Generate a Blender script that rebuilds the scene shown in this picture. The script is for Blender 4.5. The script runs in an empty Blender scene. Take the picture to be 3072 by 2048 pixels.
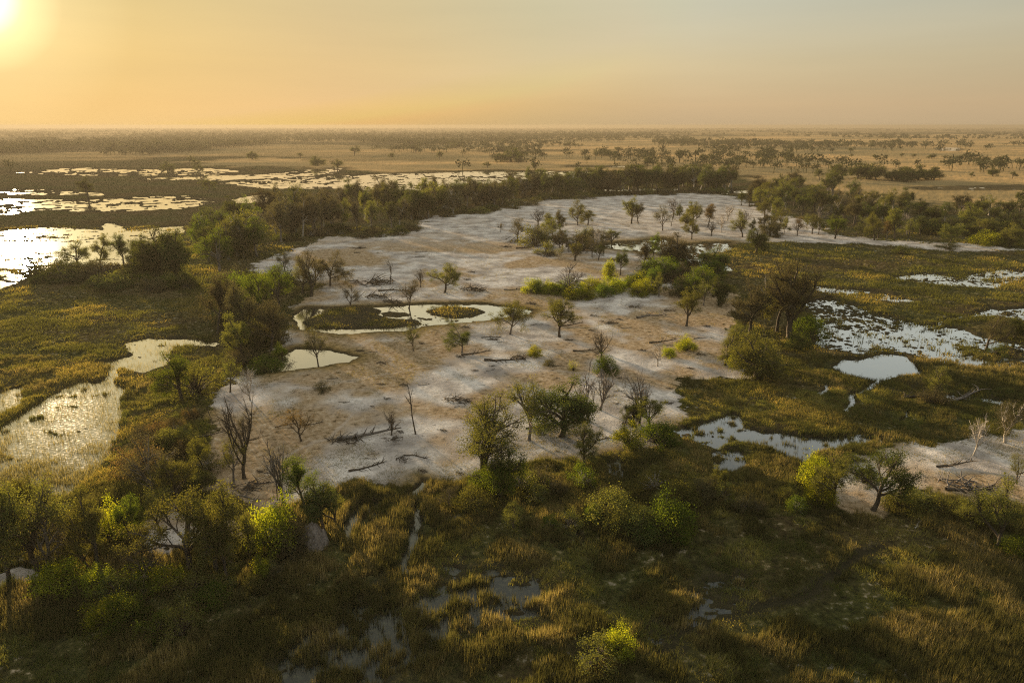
import bpy, math, random
import numpy as np
from mathutils import Vector

# ------------------------------------------------------------------ camera, light, sky
scene = bpy.context.scene
H_CAM = 60.0
PITCH = math.radians(17.56)
FPX = 682.67                       # 24 mm lens on a 36 mm sensor, 1024 px wide
cam_d = bpy.data.cameras.new("camera")
cam_d.lens = 24.0
cam_d.sensor_width = 36.0
cam_d.clip_start = 0.5
cam_d.clip_end = 90000.0
cam = bpy.data.objects.new("camera", cam_d)
scene.collection.objects.link(cam)
cam.location = (0, 0, H_CAM)
cam.rotation_euler = (math.pi / 2 - PITCH, 0, 0)
scene.camera = cam


def px_dir(px, py):
    u, v = px - 512.0, 341.0 - py
    c, s = math.cos(PITCH), math.sin(PITCH)
    return np.array([u, FPX * c + v * s, -FPX * s + v * c])


sd = px_dir(-34.0, -12.0)
sd = sd / np.linalg.norm(sd)
SUN_EL = math.asin(sd[2])
SUN_AZ = math.atan2(sd[0], sd[1])          # from +Y towards +X

world = bpy.data.worlds.new("World")
scene.world = world
world.use_nodes = True
wn = world.node_tree
wn.nodes.clear()
w_out = wn.nodes.new("ShaderNodeOutputWorld")
w_bg = wn.nodes.new("ShaderNodeBackground")
w_sky = wn.nodes.new("ShaderNodeTexSky")
w_sky.sky_type = 'NISHITA'
w_sky.sun_disc = False
w_sky.sun_elevation = SUN_EL
w_sky.sun_rotation = SUN_AZ
w_sky.air_density = 1.0
w_sky.dust_density = 4.0
w_sky.ozone_density = 1.0
w_bg.inputs[1].default_value = 1.0
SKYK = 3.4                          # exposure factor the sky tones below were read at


def _mathn(op, a, b=None):
    n = wn.nodes.new("ShaderNodeMath")
    n.operation = op
    for i, v in enumerate((a, b)):
        if v is None:
            continue
        if isinstance(v, (int, float)):
            n.inputs[i].default_value = v
        else:
            wn.links.new(v, n.inputs[i])
    return n.outputs[0]


def _ramp(src, stops, k=1.0):
    r = wn.nodes.new("ShaderNodeValToRGB")
    e = r.color_ramp.elements
    while len(e) < len(stops):
        e.new(.5)
    for el, (p, c) in zip(e, stops):
        el.position = p
        el.color = (c[0] * k, c[1] * k, c[2] * k, 1)
    wn.links.new(src, r.inputs[0])
    return r.outputs[0]


def _mix(f, a, b, mode):
    m = wn.nodes.new("ShaderNodeMix")
    m.data_type = 'RGBA'
    m.blend_type = mode
    if isinstance(f, (int, float)):
        m.inputs[0].default_value = f
    else:
        wn.links.new(f, m.inputs[0])
    for sock, v in ((m.inputs[6], a), (m.inputs[7], b)):
        if isinstance(v, tuple):
            sock.default_value = (*v, 1)
        else:
            wn.links.new(v, sock)
    return m.outputs[2]


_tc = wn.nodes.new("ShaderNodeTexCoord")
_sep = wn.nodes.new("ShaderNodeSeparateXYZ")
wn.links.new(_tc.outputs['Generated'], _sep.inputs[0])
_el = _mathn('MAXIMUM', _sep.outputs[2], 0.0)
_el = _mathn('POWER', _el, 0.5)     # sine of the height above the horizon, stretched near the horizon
# dusty evening air: warm band at the horizon, grey-green above, overhead dome out of view brightened as added fill for shaded ground
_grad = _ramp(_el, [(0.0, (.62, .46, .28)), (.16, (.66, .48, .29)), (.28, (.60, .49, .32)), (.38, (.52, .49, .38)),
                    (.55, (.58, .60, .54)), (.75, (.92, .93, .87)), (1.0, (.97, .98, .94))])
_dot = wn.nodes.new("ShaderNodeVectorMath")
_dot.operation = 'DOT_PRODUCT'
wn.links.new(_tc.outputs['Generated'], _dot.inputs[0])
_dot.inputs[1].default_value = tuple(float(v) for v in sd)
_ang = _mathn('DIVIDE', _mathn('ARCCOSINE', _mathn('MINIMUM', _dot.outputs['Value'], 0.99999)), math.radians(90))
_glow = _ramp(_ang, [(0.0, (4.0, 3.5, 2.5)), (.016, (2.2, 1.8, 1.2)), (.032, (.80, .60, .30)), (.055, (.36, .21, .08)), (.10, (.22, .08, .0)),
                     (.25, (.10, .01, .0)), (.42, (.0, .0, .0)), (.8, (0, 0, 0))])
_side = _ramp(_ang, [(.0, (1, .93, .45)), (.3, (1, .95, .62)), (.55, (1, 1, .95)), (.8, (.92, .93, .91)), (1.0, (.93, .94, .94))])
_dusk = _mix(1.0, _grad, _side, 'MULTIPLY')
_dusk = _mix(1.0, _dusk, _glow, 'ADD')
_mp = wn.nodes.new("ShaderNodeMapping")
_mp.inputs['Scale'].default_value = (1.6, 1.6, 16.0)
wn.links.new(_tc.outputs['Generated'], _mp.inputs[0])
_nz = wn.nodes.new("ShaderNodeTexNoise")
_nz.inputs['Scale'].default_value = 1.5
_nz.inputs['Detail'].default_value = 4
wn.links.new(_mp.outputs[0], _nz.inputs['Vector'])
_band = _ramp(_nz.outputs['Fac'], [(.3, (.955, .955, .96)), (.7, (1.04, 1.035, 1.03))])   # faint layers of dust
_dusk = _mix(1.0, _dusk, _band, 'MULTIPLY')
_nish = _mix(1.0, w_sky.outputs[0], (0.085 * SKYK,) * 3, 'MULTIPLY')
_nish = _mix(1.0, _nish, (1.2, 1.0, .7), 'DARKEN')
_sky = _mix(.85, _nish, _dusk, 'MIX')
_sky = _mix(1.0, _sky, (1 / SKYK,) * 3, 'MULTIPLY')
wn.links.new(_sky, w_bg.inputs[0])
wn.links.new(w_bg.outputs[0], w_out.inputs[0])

sun_d = bpy.data.lights.new("sun", 'SUN')
sun_d.energy = 5.0
sun_d.angle = math.radians(0.6)
sun_d.color = (1.0, 0.74, 0.44)
sun = bpy.data.objects.new("sun", sun_d)
scene.collection.objects.link(sun)
sun.rotation_euler = Vector(sd).to_track_quat('Z', 'Y').to_euler()

scene.view_settings.view_transform = 'Standard'
scene.view_settings.look = 'None'
scene.view_settings.exposure = 1.8
scene.view_settings.gamma = 1.0
scene.cycles.use_denoising = False
scene.cycles.use_adaptive_sampling = False
scene.cycles.pixel_filter_type = 'BLACKMAN_HARRIS'
scene.cycles.filter_width = 1.15
scene.cycles.max_bounces = 5
scene.cycles.diffuse_bounces = 2
scene.cycles.glossy_bounces = 2
scene.cycles.transmission_bounces = 2
scene.cycles.volume_bounces = 0
scene.cycles.sample_clamp_indirect = 4.0
scene.cycles.caustics_reflective = False

RNG = np.random.default_rng(7)
random.seed(7)
C = scene.collection
K = 1024.0 / 2352.0                # picture study coordinates (2352 wide) to render pixels


def gp(x, y, z=0.3):
    """study coordinates of a point on the ground -> world xy"""
    d = px_dir(x * K, y * K)
    t = (H_CAM - z) / -d[2]
    return d[0] * t, d[1] * t


# ------------------------------------------------------------------ noise
def _hash(ix, iy, seed):
    n = (ix.astype(np.int64) * 374761393 + iy.astype(np.int64) * 668265263 + seed * 1442695041) & 0xffffffff
    n = ((n ^ (n >> 13)) * 1274126177) & 0xffffffff
    n = n ^ (n >> 16)
    return (n & 0xffffff).astype(np.float64) / float(0xffffff)


def vnoise(x, y, seed=0):
    ix, iy = np.floor(x), np.floor(y)
    fx, fy = x - ix, y - iy
    fx = fx * fx * fx * (fx * (fx * 6 - 15) + 10)
    fy = fy * fy * fy * (fy * (fy * 6 - 15) + 10)
    a, b = _hash(ix, iy, seed), _hash(ix + 1, iy, seed)
    c, d = _hash(ix, iy + 1, seed), _hash(ix + 1, iy + 1, seed)
    return (a * (1 - fx) + b * fx) * (1 - fy) + (c * (1 - fx) + d * fx) * fy


def fbm(x, y, scale, octv=4, seed=0, gain=0.5):
    s, amp, tot = 0.0, 1.0, 0.0
    x, y = x / scale, y / scale
    for o in range(octv):
        ca, sa = math.cos(0.7 * o + seed), math.sin(0.7 * o + seed)
        s = s + amp * vnoise(x * ca - y * sa + 17.3 * o, x * sa + y * ca - 9.1 * o, seed * 31 + o)
        tot += amp
        amp *= gain
        x, y = x * 2.03, y * 2.03
    return s / tot


def sstep(a, b, x):
    t = np.clip((x - a) / (b - a), 0, 1)
    return t * t * (3 - 2 * t)


def poly_sdf(poly, X, Y):
    """signed distance, positive inside (world metres)"""
    P = np.array([gp(a, b) for a, b in poly])
    return world_sdf(P, X, Y)


def world_sdf(P, X, Y, closed=True):
    d2 = np.full(X.shape, 1e18)
    ins = np.zeros(X.shape, bool)
    n = len(P)
    for i in range(n if closed else n - 1):
        ax, ay = P[i]
        bx, by = P[(i + 1) % n]
        ex, ey = bx - ax, by - ay
        L = ex * ex + ey * ey + 1e-9
        t = np.clip(((X - ax) * ex + (Y - ay) * ey) / L, 0, 1)
        dx, dy = X - ax - t * ex, Y - ay - t * ey
        d2 = np.minimum(d2, dx * dx + dy * dy)
        if closed:
            c = ((ay > Y) != (by > Y)) & (X < (bx - ax) * (Y - ay) / ((by - ay) if abs(by - ay) > 1e-12 else 1e-12) + ax)
            ins ^= c
    d = np.sqrt(d2)
    return np.where(ins, d, -d) if closed else d


# ------------------------------------------------------------------ the lie of the land
SAND = [
    [(560, 622), (640, 582), (760, 545), (860, 545), (960, 525), (1010, 495), (1150, 488), (1200, 463), (1330, 455),
     (1480, 450), (1600, 443), (1690, 450), (1720, 468), (1750, 488), (1880, 515), (1900, 540), (2000, 550), (2250, 562), (2352, 574),
     (2200, 578), (2000, 562), (1760, 557), (1690, 560), (1650, 600), (1640, 640), (1690, 680), (1680, 760), (1690, 830), (1720, 868),
     (1560, 866), (1540, 900), (1555, 950), (1560, 1000), (1480, 1035), (1400, 1045), (1250, 1060), (1190, 1085),
     (1120, 1112), (1000, 1100), (900, 1125), (800, 1112), (760, 1125), (640, 1185), (590, 1195), (560, 1180),
     (470, 1120), (440, 1060), (480, 1000), (480, 940), (505, 900), (545, 872), (640, 842), (640, 800), (660, 760),
     (665, 705), (700, 675), (740, 655), (650, 640)],
    [(1930, 1060), (2050, 1022), (2200, 1016), (2352, 985), (2700, 970), (2700, 1230), (2352, 1185), (2290, 1165), (2200, 1140),
     (2090, 1120), (2040, 1180), (1930, 1175), (1890, 1120)],
    [(300, 1195), (400, 1150), (450, 1175), (520, 1170), (600, 1190), (700, 1210), (660, 1240), (560, 1250), (420, 1255), (380, 1300), (270, 1280)],
    [(-60, 1290), (60, 1300), (230, 1310), (120, 1345), (-60, 1350)],
]
TAN = [
    [(380, 372), (620, 362), (800, 372), (1000, 368), (1120, 352), (1500, 340), (2400, 330), (2900, 330), (2900, 470), (2400, 470),
     (1950, 455), (1900, 425), (1700, 404), (1350, 396), (1120, 390), (900, 394), (700, 386), (560, 380)],
    [(900, 330), (1300, 318), (1900, 310), (2700, 306), (2700, 330), (1900, 345), (1300, 344), (1000, 346)],
]
# pools and lakes: outline, how open the water is (1 = open), patch size in metres, shore roughness in metres
WATER = [
    ([(30, 396), (170, 384), (300, 388), (470, 384), (560, 392), (470, 403), (300, 402), (150, 404)], .56, 8, 8),
    ([(330, 408), (600, 399), (740, 387), (790, 384), (770, 398), (640, 410), (480, 414), (340, 413)], .57, 7, 8),
    ([(500, 420), (640, 408), (900, 398), (1100, 393), (1250, 392), (1420, 394), (1300, 404), (1100, 424), (1000, 434), (900, 438), (760, 433), (600, 431)], .55, 5, 8),
    ([(-300, 428), (120, 434), (240, 443), (250, 449), (120, 446), (-300, 442)], .56, 7, 5),
    ([(-400, 462), (0, 455), (200, 458), (330, 450), (440, 448), (500, 463), (420, 478), (300, 484), (200, 486), (100, 480), (30, 492), (-400, 505)], .56, 6, 4),
    ([(530, 457), (600, 446), (660, 451), (640, 463), (540, 466)], .8, 14, 4),
    ([(-500, 545), (0, 528), (100, 520), (180, 524), (236, 526), (240, 507), (262, 513), (290, 526), (370, 520), (425, 517), (430, 532), (360, 548),
      (345, 572), (330, 600), (230, 622), (130, 604), (100, 622), (60, 640), (-40, 680), (-500, 760)], .70, 3.5, 2.5),
    ([(285, 787), (330, 775), (420, 776), (510, 786), (490, 794), (425, 791), (400, 803), (388, 836), (330, 852), (270, 840), (180, 832), (270, 822), (302, 812)], .78, 1.8, 1.4),
    ([(-120, 1010), (0, 985), (60, 940), (120, 902), (190, 872), (262, 874), (292, 890), (268, 930), (282, 960), (268, 1010), (250, 1050), (200, 1110), (150, 1140), (60, 1120), (-120, 1130)], .88, 1.8, 1.2),
    ([(0, 900), (60, 880), (40, 930), (0, 960), (-80, 960), (-80, 910)], .75, 5, 1.5),
    ([(672, 722), (700, 706), (800, 704), (880, 702), (980, 696), (1100, 696), (1190, 704), (1232, 711), (1215, 720), (1170, 725),
      (1120, 734), (1050, 740), (975, 747), (930, 758), (860, 760), (780, 766), (740, 762), (690, 756)], .84, 1.6, .9),
    ([(645, 818), (680, 798), (760, 800), (820, 818), (800, 831), (740, 839), (650, 850), (600, 856), (620, 838)], .85, 2, .8),
    ([(1380, 568), (1400, 558), (1450, 553), (1520, 548), (1560, 560), (1670, 556), (1690, 572), (1600, 584), (1655, 602), (1690, 622), (1620, 618), (1570, 596), (1500, 578)], .56, 1.8, 2.5),
    ([(1640, 436), (1760, 437), (1800, 434), (1780, 441), (1660, 444)], .9, 20, 3),
    ([(1911, 840), (1938, 820), (1978, 822), (2031, 810), (2081, 813), (2101, 835), (2115, 845), (2128, 855), (2098, 862), (2051, 866), (2025, 872), (1988, 872), (1968, 866), (1938, 860)], 1.3, 4, .6),
    ([(1850, 690), (1900, 684), (1990, 706), (2080, 735), (2210, 752), (2300, 792), (2420, 830), (2420, 850), (2240, 848), (2120, 815), (2060, 805), (1960, 806), (1880, 792), (1862, 730)], .57, 1.0, 2),
    ([(1860, 655), (1950, 660), (2020, 668), (2100, 690), (2040, 690), (1900, 676)], .49, 1.2, 2),
    ([(2040, 640), (2130, 623), (2200, 636), (2300, 616), (2380, 624), (2300, 660), (2200, 658), (2100, 646)], .55, 1.2, 2),
    ([(2180, 790), (2240, 770), (2352, 790), (2500, 800), (2500, 850), (2300, 838)], .52, 1.1, 2),
    ([(2230, 716), (2280, 706), (2500, 700), (2500, 732), (2300, 730), (2250, 724)], .62, 1.6, 1.5),
    ([(2030, 885), (2080, 878), (2150, 892), (2300, 912), (2400, 930), (2280, 930), (2200, 922), (2080, 918)], .42, 2.6, 1.5),
    ([(1600, 968), (1650, 955), (1682, 942), (1702, 952), (1704, 975), (1755, 987), (1850, 998), (1900, 1002), (1985, 990), (2020, 1010), (1970, 1020),
      (1920, 1028), (1878, 1042), (1850, 1066), (1802, 1050), (1775, 1028), (1728, 1018), (1695, 1012), (1650, 1028), (1600, 1012), (1560, 1002), (1545, 985)], .72, 1.3, .8),
    ([(1640, 1030), (1700, 1030), (1720, 1060), (1690, 1090), (1650, 1085), (1630, 1060)], .55, 2.2, 1),
    ([(890, 1302), (944, 1288), (1000, 1294), (1070, 1310), (1134, 1304), (1200, 1296), (1260, 1330), (1250, 1370), (1244, 1400), (1184, 1420), (1120, 1430), (1020, 1480),
      (950, 1514), (850, 1575), (640, 1600), (660, 1480), (760, 1420), (830, 1372), (884, 1340)], .52, 1.5, 1.4),
    ([(1620, 1330), (1700, 1322), (1760, 1360), (1700, 1400), (1600, 1440), (1500, 1470), (1480, 1440), (1560, 1390)], .42, 2.0, 1.2),
    ([(1360, 1150), (1400, 1110), (1420, 1120), (1434, 1160), (1440, 1200), (1420, 1230), (1395, 1190)], .5, 1.6, .6),
    ([(1210, 1100), (1250, 1098), (1290, 1130), (1310, 1160), (1250, 1170), (1190, 1160), (1200, 1130)], .55, 1.6, .6),
    ([(1390, 1060), (1430, 1040), (1440, 1090), (1430, 1130), (1405, 1110)], .7, 1.6, .6),
    ([(790, 1190), (830, 1150), (900, 1146), (940, 1130), (968, 1100), (985, 1105), (960, 1145), (880, 1160), (830, 1180), (800, 1230)], .8, 1.8, .5),
    ([(1380, 434), (1560, 432), (1560, 437), (1380, 438)], .6, 10, 3),
    ([(2150, 340), (2200, 338), (2210, 345), (2160, 346)], 1.1, 20, 4),
    ([(2100, 430), (2400, 424), (2400, 436), (2120, 436)], .42, 22, 5),
    ([(1300, 380), (1480, 380), (1480, 384), (1300, 383)], .5, 30, 5),
    ([(430, 960), (470, 950), (460, 965), (420, 968)], .8, 1.5, .4),
    ([(1120, 1090), (1300, 1075), (1300, 1090), (1150, 1105)], .3, 1.5, .4),
]
# small islands: outline, height above the water, kind (0 marsh, 1 sand)
ISLES = [
    ([(690, 738), (760, 709), (850, 704), (878, 711), (868, 722), (900, 730), (955, 732), (972, 741), (900, 750), (800, 753), (720, 753)], .55, 0),
    ([(978, 712), (1020, 704), (1090, 705), (1120, 714), (1090, 724), (1040, 728), (1000, 722)], .6, 0),
    ([(872, 717), (895, 713), (935, 716), (945, 722), (910, 726), (880, 724)], .35, 1),
    ([(815, 1118), (860, 1110), (915, 1115), (920, 1130), (860, 1138), (820, 1130)], .5, 0),
    ([(395, 792), (480, 790), (530, 800), (520, 835), (440, 850), (398, 830)], .3, 0),
]
# channels trodden through the marsh: centre line, half width, water (True) or only a dark trench
CHAN = [
    ([(2025, 872), (1998, 890), (1958, 905), (1958, 922), (1945, 938), (1948, 955)], .8, True),
    ([(1900, 880), (1885, 898), (1875, 905)], .6, True),
    ([(2352, 705), (2200, 728), (2140, 745), (2100, 748), (2098, 756)], .6, True),
    ([(930, 1310), (938, 1260), (955, 1212), (966, 1188), (950, 1160)], .8, True),
    ([(955, 1212), (910, 1200), (874, 1182), (845, 1168)], .5, True),
    ([(948, 1228), (990, 1246)], .35, True),
    ([(800, 1235), (796, 1205), (820, 1180)], .5, True),
    ([(2007, 990), (2022, 1010)], .4, True),
    ([(235, 880), (252, 862), (262, 845), (285, 825)], 1.5, True),
    ([(1300, 1165), (1322, 1215), (1348, 1248)], .5, True),
    ([(2070, 830), (2110, 850), (2135, 875)], .5, True),
    ([(2090, 925), (2085, 945), (2060, 965)], .4, True),
    ([(1752, 868), (1765, 860), (1740, 880)], .6, True),
    ([(1520, 1500), (1650, 1420), (1768, 1400), (1860, 1360), (1905, 1330), (1950, 1290), (2000, 1250)], .7, False),
]
_chanw = [np.array([gp(a, b) for a, b in c[0]]) for c in CHAN]


def land(X, Y):
    """height and zone masks for world points"""
    R = np.hypot(X, Y)
    far = np.clip(R / 400.0, .4, 6)
    wob = fbm(X, Y, 14, 5, 3, .6) - .5
    wobL = fbm(X, Y, 70, 4, 5) - .5
    sand = np.zeros(X.shape)
    for p in SAND:
        s = poly_sdf(p, X, Y)
        sand = np.maximum(sand, sstep(-3.2, 3.2, (s + wob * 12 * far + wobL * 14 * far + (fbm(X, Y, 3.2, 3, 8) - .5) * 7) / far))
    tan = np.zeros(X.shape)
    for p in TAN:
        s = poly_sdf(p, X, Y)
        tan = np.maximum(tan, sstep(-25, 25, s + wobL * 160))
    tan = np.maximum(tan, .75 * sstep(700, 1500, R) * sstep(.42, .58, fbm(X * .5, Y, 260, 4, 9)))
    n1 = fbm(X, Y, 2.6, 3, 11)
    n2 = fbm(X, Y, 9.0, 3, 12)
    n3 = fbm(X, Y, 45.0, 3, 13)
    marsh_h = .02 + .75 * n2 * n2 + .62 * (n1 - .3) + .25 * n3
    sand_h = .42 + .5 * (n3 - .4) + .22 * (n2 - .5) + .07 * (n1 - .5)
    h = marsh_h * (1 - sand) + sand_h * sand
    h = np.maximum(h, .06)
    wet = np.zeros(X.shape)
    shore = np.zeros(X.shape)
    for poly, dens, sc, rough in WATER:
        P = np.array([gp(a, b) for a, b in poly])
        pad = 12 * rough + 6
        m = (X > P[:, 0].min() - pad) & (X < P[:, 0].max() + pad) & (Y > P[:, 1].min() - pad) & (Y < P[:, 1].max() + pad)
        if not m.any():
            continue
        x, y = X[m], Y[m]
        s = world_sdf(P, x, y)
        # patches drawn out across the line of the shore
        n = fbm(x * .6, y, sc, 4, int(sc * 10) + 1, .7) * .70 + .30 * fbm(x * .35, y, sc * 9, 4, int(sc * 9) + 2)
        sw = s + (fbm(x, y, rough * 5, 3, 21) - .5) * rough * 2.4
        k = sstep(-rough * .5, rough * .5, sw)
        n = (n - .5) * 1.9 + .5
        hw = np.clip((n - dens) * 1.5, -.6, .3)
        h[m] = h[m] * (1 - k) + hw * k
        wet[m] = np.maximum(wet[m], sstep(-rough * 2.5, 0, sw))
        shore[m] = np.maximum(shore[m], sstep(-6 * rough - 3, 0, sw))
    for poly, hi, kind in ISLES:
        s = poly_sdf(poly, X, Y) + wob * 1.2
        k = sstep(-.5, .9, s)
        h = h * (1 - k) + (hi * (.6 + .5 * n1)) * k
        sand = sand * (1 - k) + k * kind
    dark = np.zeros(X.shape)
    for (pts, hw_, water), P in zip(CHAN, _chanw):
        m = (X > P[:, 0].min() - 6) & (X < P[:, 0].max() + 6) & (Y > P[:, 1].min() - 6) & (Y < P[:, 1].max() + 6)
        if not m.any():
            continue
        x, y = X[m], Y[m]
        s = world_sdf(P, x + (fbm(x, y, 4, 2, 33) - .5) * 2.4, y + (fbm(x, y, 4, 2, 34) - .5) * 2.4, False)
        k = 1 - sstep(hw_ * .6, hw_ * 1.3, s)
        h[m] = h[m] * (1 - k) + (-.25 if water else .03) * k
        wet[m] = np.maximum(wet[m], 1 - sstep(hw_, hw_ * 3, s))
        dark[m] = np.maximum(dark[m], k)
    return h, sand, tan, wet, shore, dark


def ground_z(x, y):
    return float(land(np.array([float(x)]), np.array([float(y)]))[0][0])


# ------------------------------------------------------------------ materials
def nt(name):
    m = bpy.data.materials.new(name)
    m.use_nodes = True
    t = m.node_tree
    t.nodes.clear()
    return m, t, t.nodes, t.links


def N(nodes, typ, **kw):
    n = nodes.new(typ)
    for k, v in kw.items():
        setattr(n, k, v)
    return n


def ramp(nodes, links, src, stops):
    r = nodes.new("ShaderNodeValToRGB")
    e = r.color_ramp.elements
    while len(e) < len(stops):
        e.new(.5)
    for el, (p, c) in zip(e, stops):
        el.position = p
        el.color = (c[0], c[1], c[2], 1) if not isinstance(c, (int, float)) else (c, c, c, 1)
    links.new(src, r.inputs[0])
    return r.outputs[0]


def mixc(nodes, links, f, a, b, mode='MIX'):
    m = nodes.new("ShaderNodeMix")
    m.data_type = 'RGBA'
    m.blend_type = mode
    for sock, v in ((m.inputs[0], f), (m.inputs[6], a), (m.inputs[7], b)):
        if isinstance(v, bpy.types.NodeSocket):
            links.new(v, sock)
        elif isinstance(v, (int, float)):
            sock.default_value = v
        else:
            sock.default_value = (v[0], v[1], v[2], 1)
    return m.outputs[2]


def noise(nodes, links, scale, detail=4, vec=None, rough=.55, sx=1, sy=1):
    geo = nodes.new("ShaderNodeNewGeometry")
    mp = nodes.new("ShaderNodeMapping")
    mp.inputs['Scale'].default_value = (sx, sy, 1)
    links.new(geo.outputs['Position'], mp.inputs[0])
    n = nodes.new("ShaderNodeTexNoise")
    n.inputs['Scale'].default_value = scale
    n.inputs['Detail'].default_value = detail
    n.inputs['Roughness'].default_value = rough
    links.new(mp.outputs[0], n.inputs['Vector'])
    return n.outputs['Fac']


def ground_material():
    m, t, nodes, links = nt("ground")
    out = N(nodes, "ShaderNodeOutputMaterial")
    at = N(nodes, "ShaderNodeAttribute", attribute_name="zone")
    sep = N(nodes, "ShaderNodeSeparateColor")
    links.new(at.outputs['Color'], sep.inputs[0])
    at2 = N(nodes, "ShaderNodeAttribute", attribute_name="zone_b")
    sep2 = N(nodes, "ShaderNodeSeparateColor")
    links.new(at2.outputs['Color'], sep2.inputs[0])
    sand, tan, wet = sep.outputs[0], sep.outputs[1], sep.outputs[2]
    shore, warm, dark = sep2.outputs[0], sep2.outputs[1], sep2.outputs[2]
    nA = noise(nodes, links, .9, 6)
    nB = noise(nodes, links, .12, 5)
    nC = noise(nodes, links, .025, 5)
    nD = noise(nodes, links, .004, 6, sx=.45)
    nF = noise(nodes, links, 3.5, 4)
    # pale salty sand, ashy grey patches, tan grazed patches
    salt = ramp(nodes, links, nB, [(.30, (.21, .185, .165)), (.46, (.37, .33, .29)), (.60, (.56, .51, .45))])
    salt = mixc(nodes, links, ramp(nodes, links, nA, [(.45, 0.0), (.68, .55)]), salt, (.20, .18, .155))
    grz = ramp(nodes, links, nA, [(.3, (.17, .115, .06)), (.55, (.31, .225, .135)), (.75, (.42, .34, .24))])
    sandc = mixc(nodes, links, warm, salt, grz)
    scrubf = ramp(nodes, links, nF, [(.60, 0.0), (.72, .7)])
    sandc = mixc(nodes, links, scrubf, sandc, (.11, .085, .05))
    tm_ = nodes.new("ShaderNodeMath")
    tm_.operation = 'MULTIPLY'
    tm_.inputs[1].default_value = .32
    links.new(at2.outputs['Alpha'], tm_.inputs[0])
    sandc = mixc(nodes, links, tm_.outputs[0], sandc, (.42, .37, .32))
    # marsh
    mar = ramp(nodes, links, nA, [(.28, (.010, .011, .006)), (.45, (.030, .032, .012)), (.6, (.062, .060, .020)), (.78, (.12, .095, .035))])
    brn = ramp(nodes, links, nA, [(.3, (.022, .016, .009)), (.6, (.072, .052, .024)), (.8, (.13, .092, .04))])
    mar = mixc(nodes, links, ramp(nodes, links, nC, [(.42, 0.0), (.6, .85)]), mar, brn)
    # tan plains with darker bands far away
    tn = ramp(nodes, links, nD, [(.3, (.13, .11, .055)), (.45, (.27, .19, .085)), (.60, (.50, .31, .13))])
    tn = mixc(nodes, links, ramp(nodes, links, nC, [(.35, .5), (.6, 0.0)]), tn, (.15, .12, .06))
    farm = ramp(nodes, links, nD, [(.35, (.05, .048, .022)), (.65, (.10, .08, .036))])
    base = mixc(nodes, links, tan, mar, tn)
        # strip of short golden turf round the pools
    turf = mixc(nodes, links, ramp(nodes, links, nA, [(.4, 0.0), (.6, 1.0)]), (.12, .085, .03), (.22, .15, .055))
    edge = mixc(nodes, links, shore, sandc, turf)
    e1 = N(nodes, "ShaderNodeMath", operation='SUBTRACT')
    links.new(nA, e1.inputs[0])
    e1.inputs[1].default_value = .5
    e2 = N(nodes, "ShaderNodeMath", operation='MULTIPLY_ADD')
    links.new(e1.outputs[0], e2.inputs[0])
    e2.inputs[1].default_value = 2.6
    links.new(sand, e2.inputs[2])
    sandm = ramp(nodes, links, e2.outputs[0], [(.25, 0.0), (.75, 1.0)])
    col = mixc(nodes, links, sandm, base, edge)
    col = mixc(nodes, links, wet, col, mixc(nodes, links, .85, col, (.035, .030, .018)))
    col = mixc(nodes, links, mixc(nodes, links, 1.0, dark, (.35, .35, .35), 'MULTIPLY'), col, (.02, .02, .01))
    b = N(nodes, "ShaderNodeBsdfDiffuse")
    links.new(col, b.inputs['Color'])
    b.inputs['Roughness'].default_value = .6
    bump = N(nodes, "ShaderNodeBump")
    bump.inputs['Strength'].default_value = .9
    bump.inputs['Distance'].default_value = .14
    mx = N(nodes, "ShaderNodeMath", operation='ADD')
    links.new(nA, mx.inputs[0])
    links.new(nF, mx.inputs[1])
    links.new(mx.outputs[0], bump.inputs['Height'])
    links.new(bump.outputs[0], b.inputs['Normal'])
    links.new(b.outputs[0], out.inputs[0])
    return m


def water_material():
    m, t, nodes, links = nt("water")
    out = N(nodes, "ShaderNodeOutputMaterial")
    b = N(nodes, "ShaderNodeBsdfPrincipled")
    n1 = noise(nodes, links, 2.2, 3)
    n2 = noise(nodes, links, 1.6, 5)
    weed = ramp(nodes, links, n2, [(.5, (.014, .016, .012)), (.72, (.05, .05, .028))])
    links.new(weed, b.inputs['Base Color'])
    links.new(ramp(nodes, links, n2, [(.4, .06), (.75, .22)]), b.inputs['Roughness'])
    b.inputs['IOR'].default_value = 1.333
    b.inputs['Specular IOR Level'].default_value = .3
    bump = N(nodes, "ShaderNodeBump")
    bump.inputs['Strength'].default_value = .12
    bump.inputs['Distance'].default_value = .03
    links.new(n1, bump.inputs['Height'])
    links.new(bump.outputs[0], b.inputs['Normal'])
    g = N(nodes, "ShaderNodeBsdfGlossy")
    g.inputs['Roughness'].default_value = .025
    g.inputs['Color'].default_value = (.95, .97, 1, 1)
    links.new(bump.outputs[0], g.inputs['Normal'])
    lw = N(nodes, "ShaderNodeLayerWeight")
    f = ramp(nodes, links, lw.outputs['Facing'], [(.25, .005), (.42, .02), (.56, .12), (.68, .48), (.76, .8), (.9, .95)])
    mx = N(nodes, "ShaderNodeMixShader")
    links.new(f, mx.inputs[0])
    links.new(b.outputs[0], mx.inputs[1])
    links.new(g.outputs[0], mx.inputs[2])
    links.new(mx.outputs[0], out.inputs[0])
    return m


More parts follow.
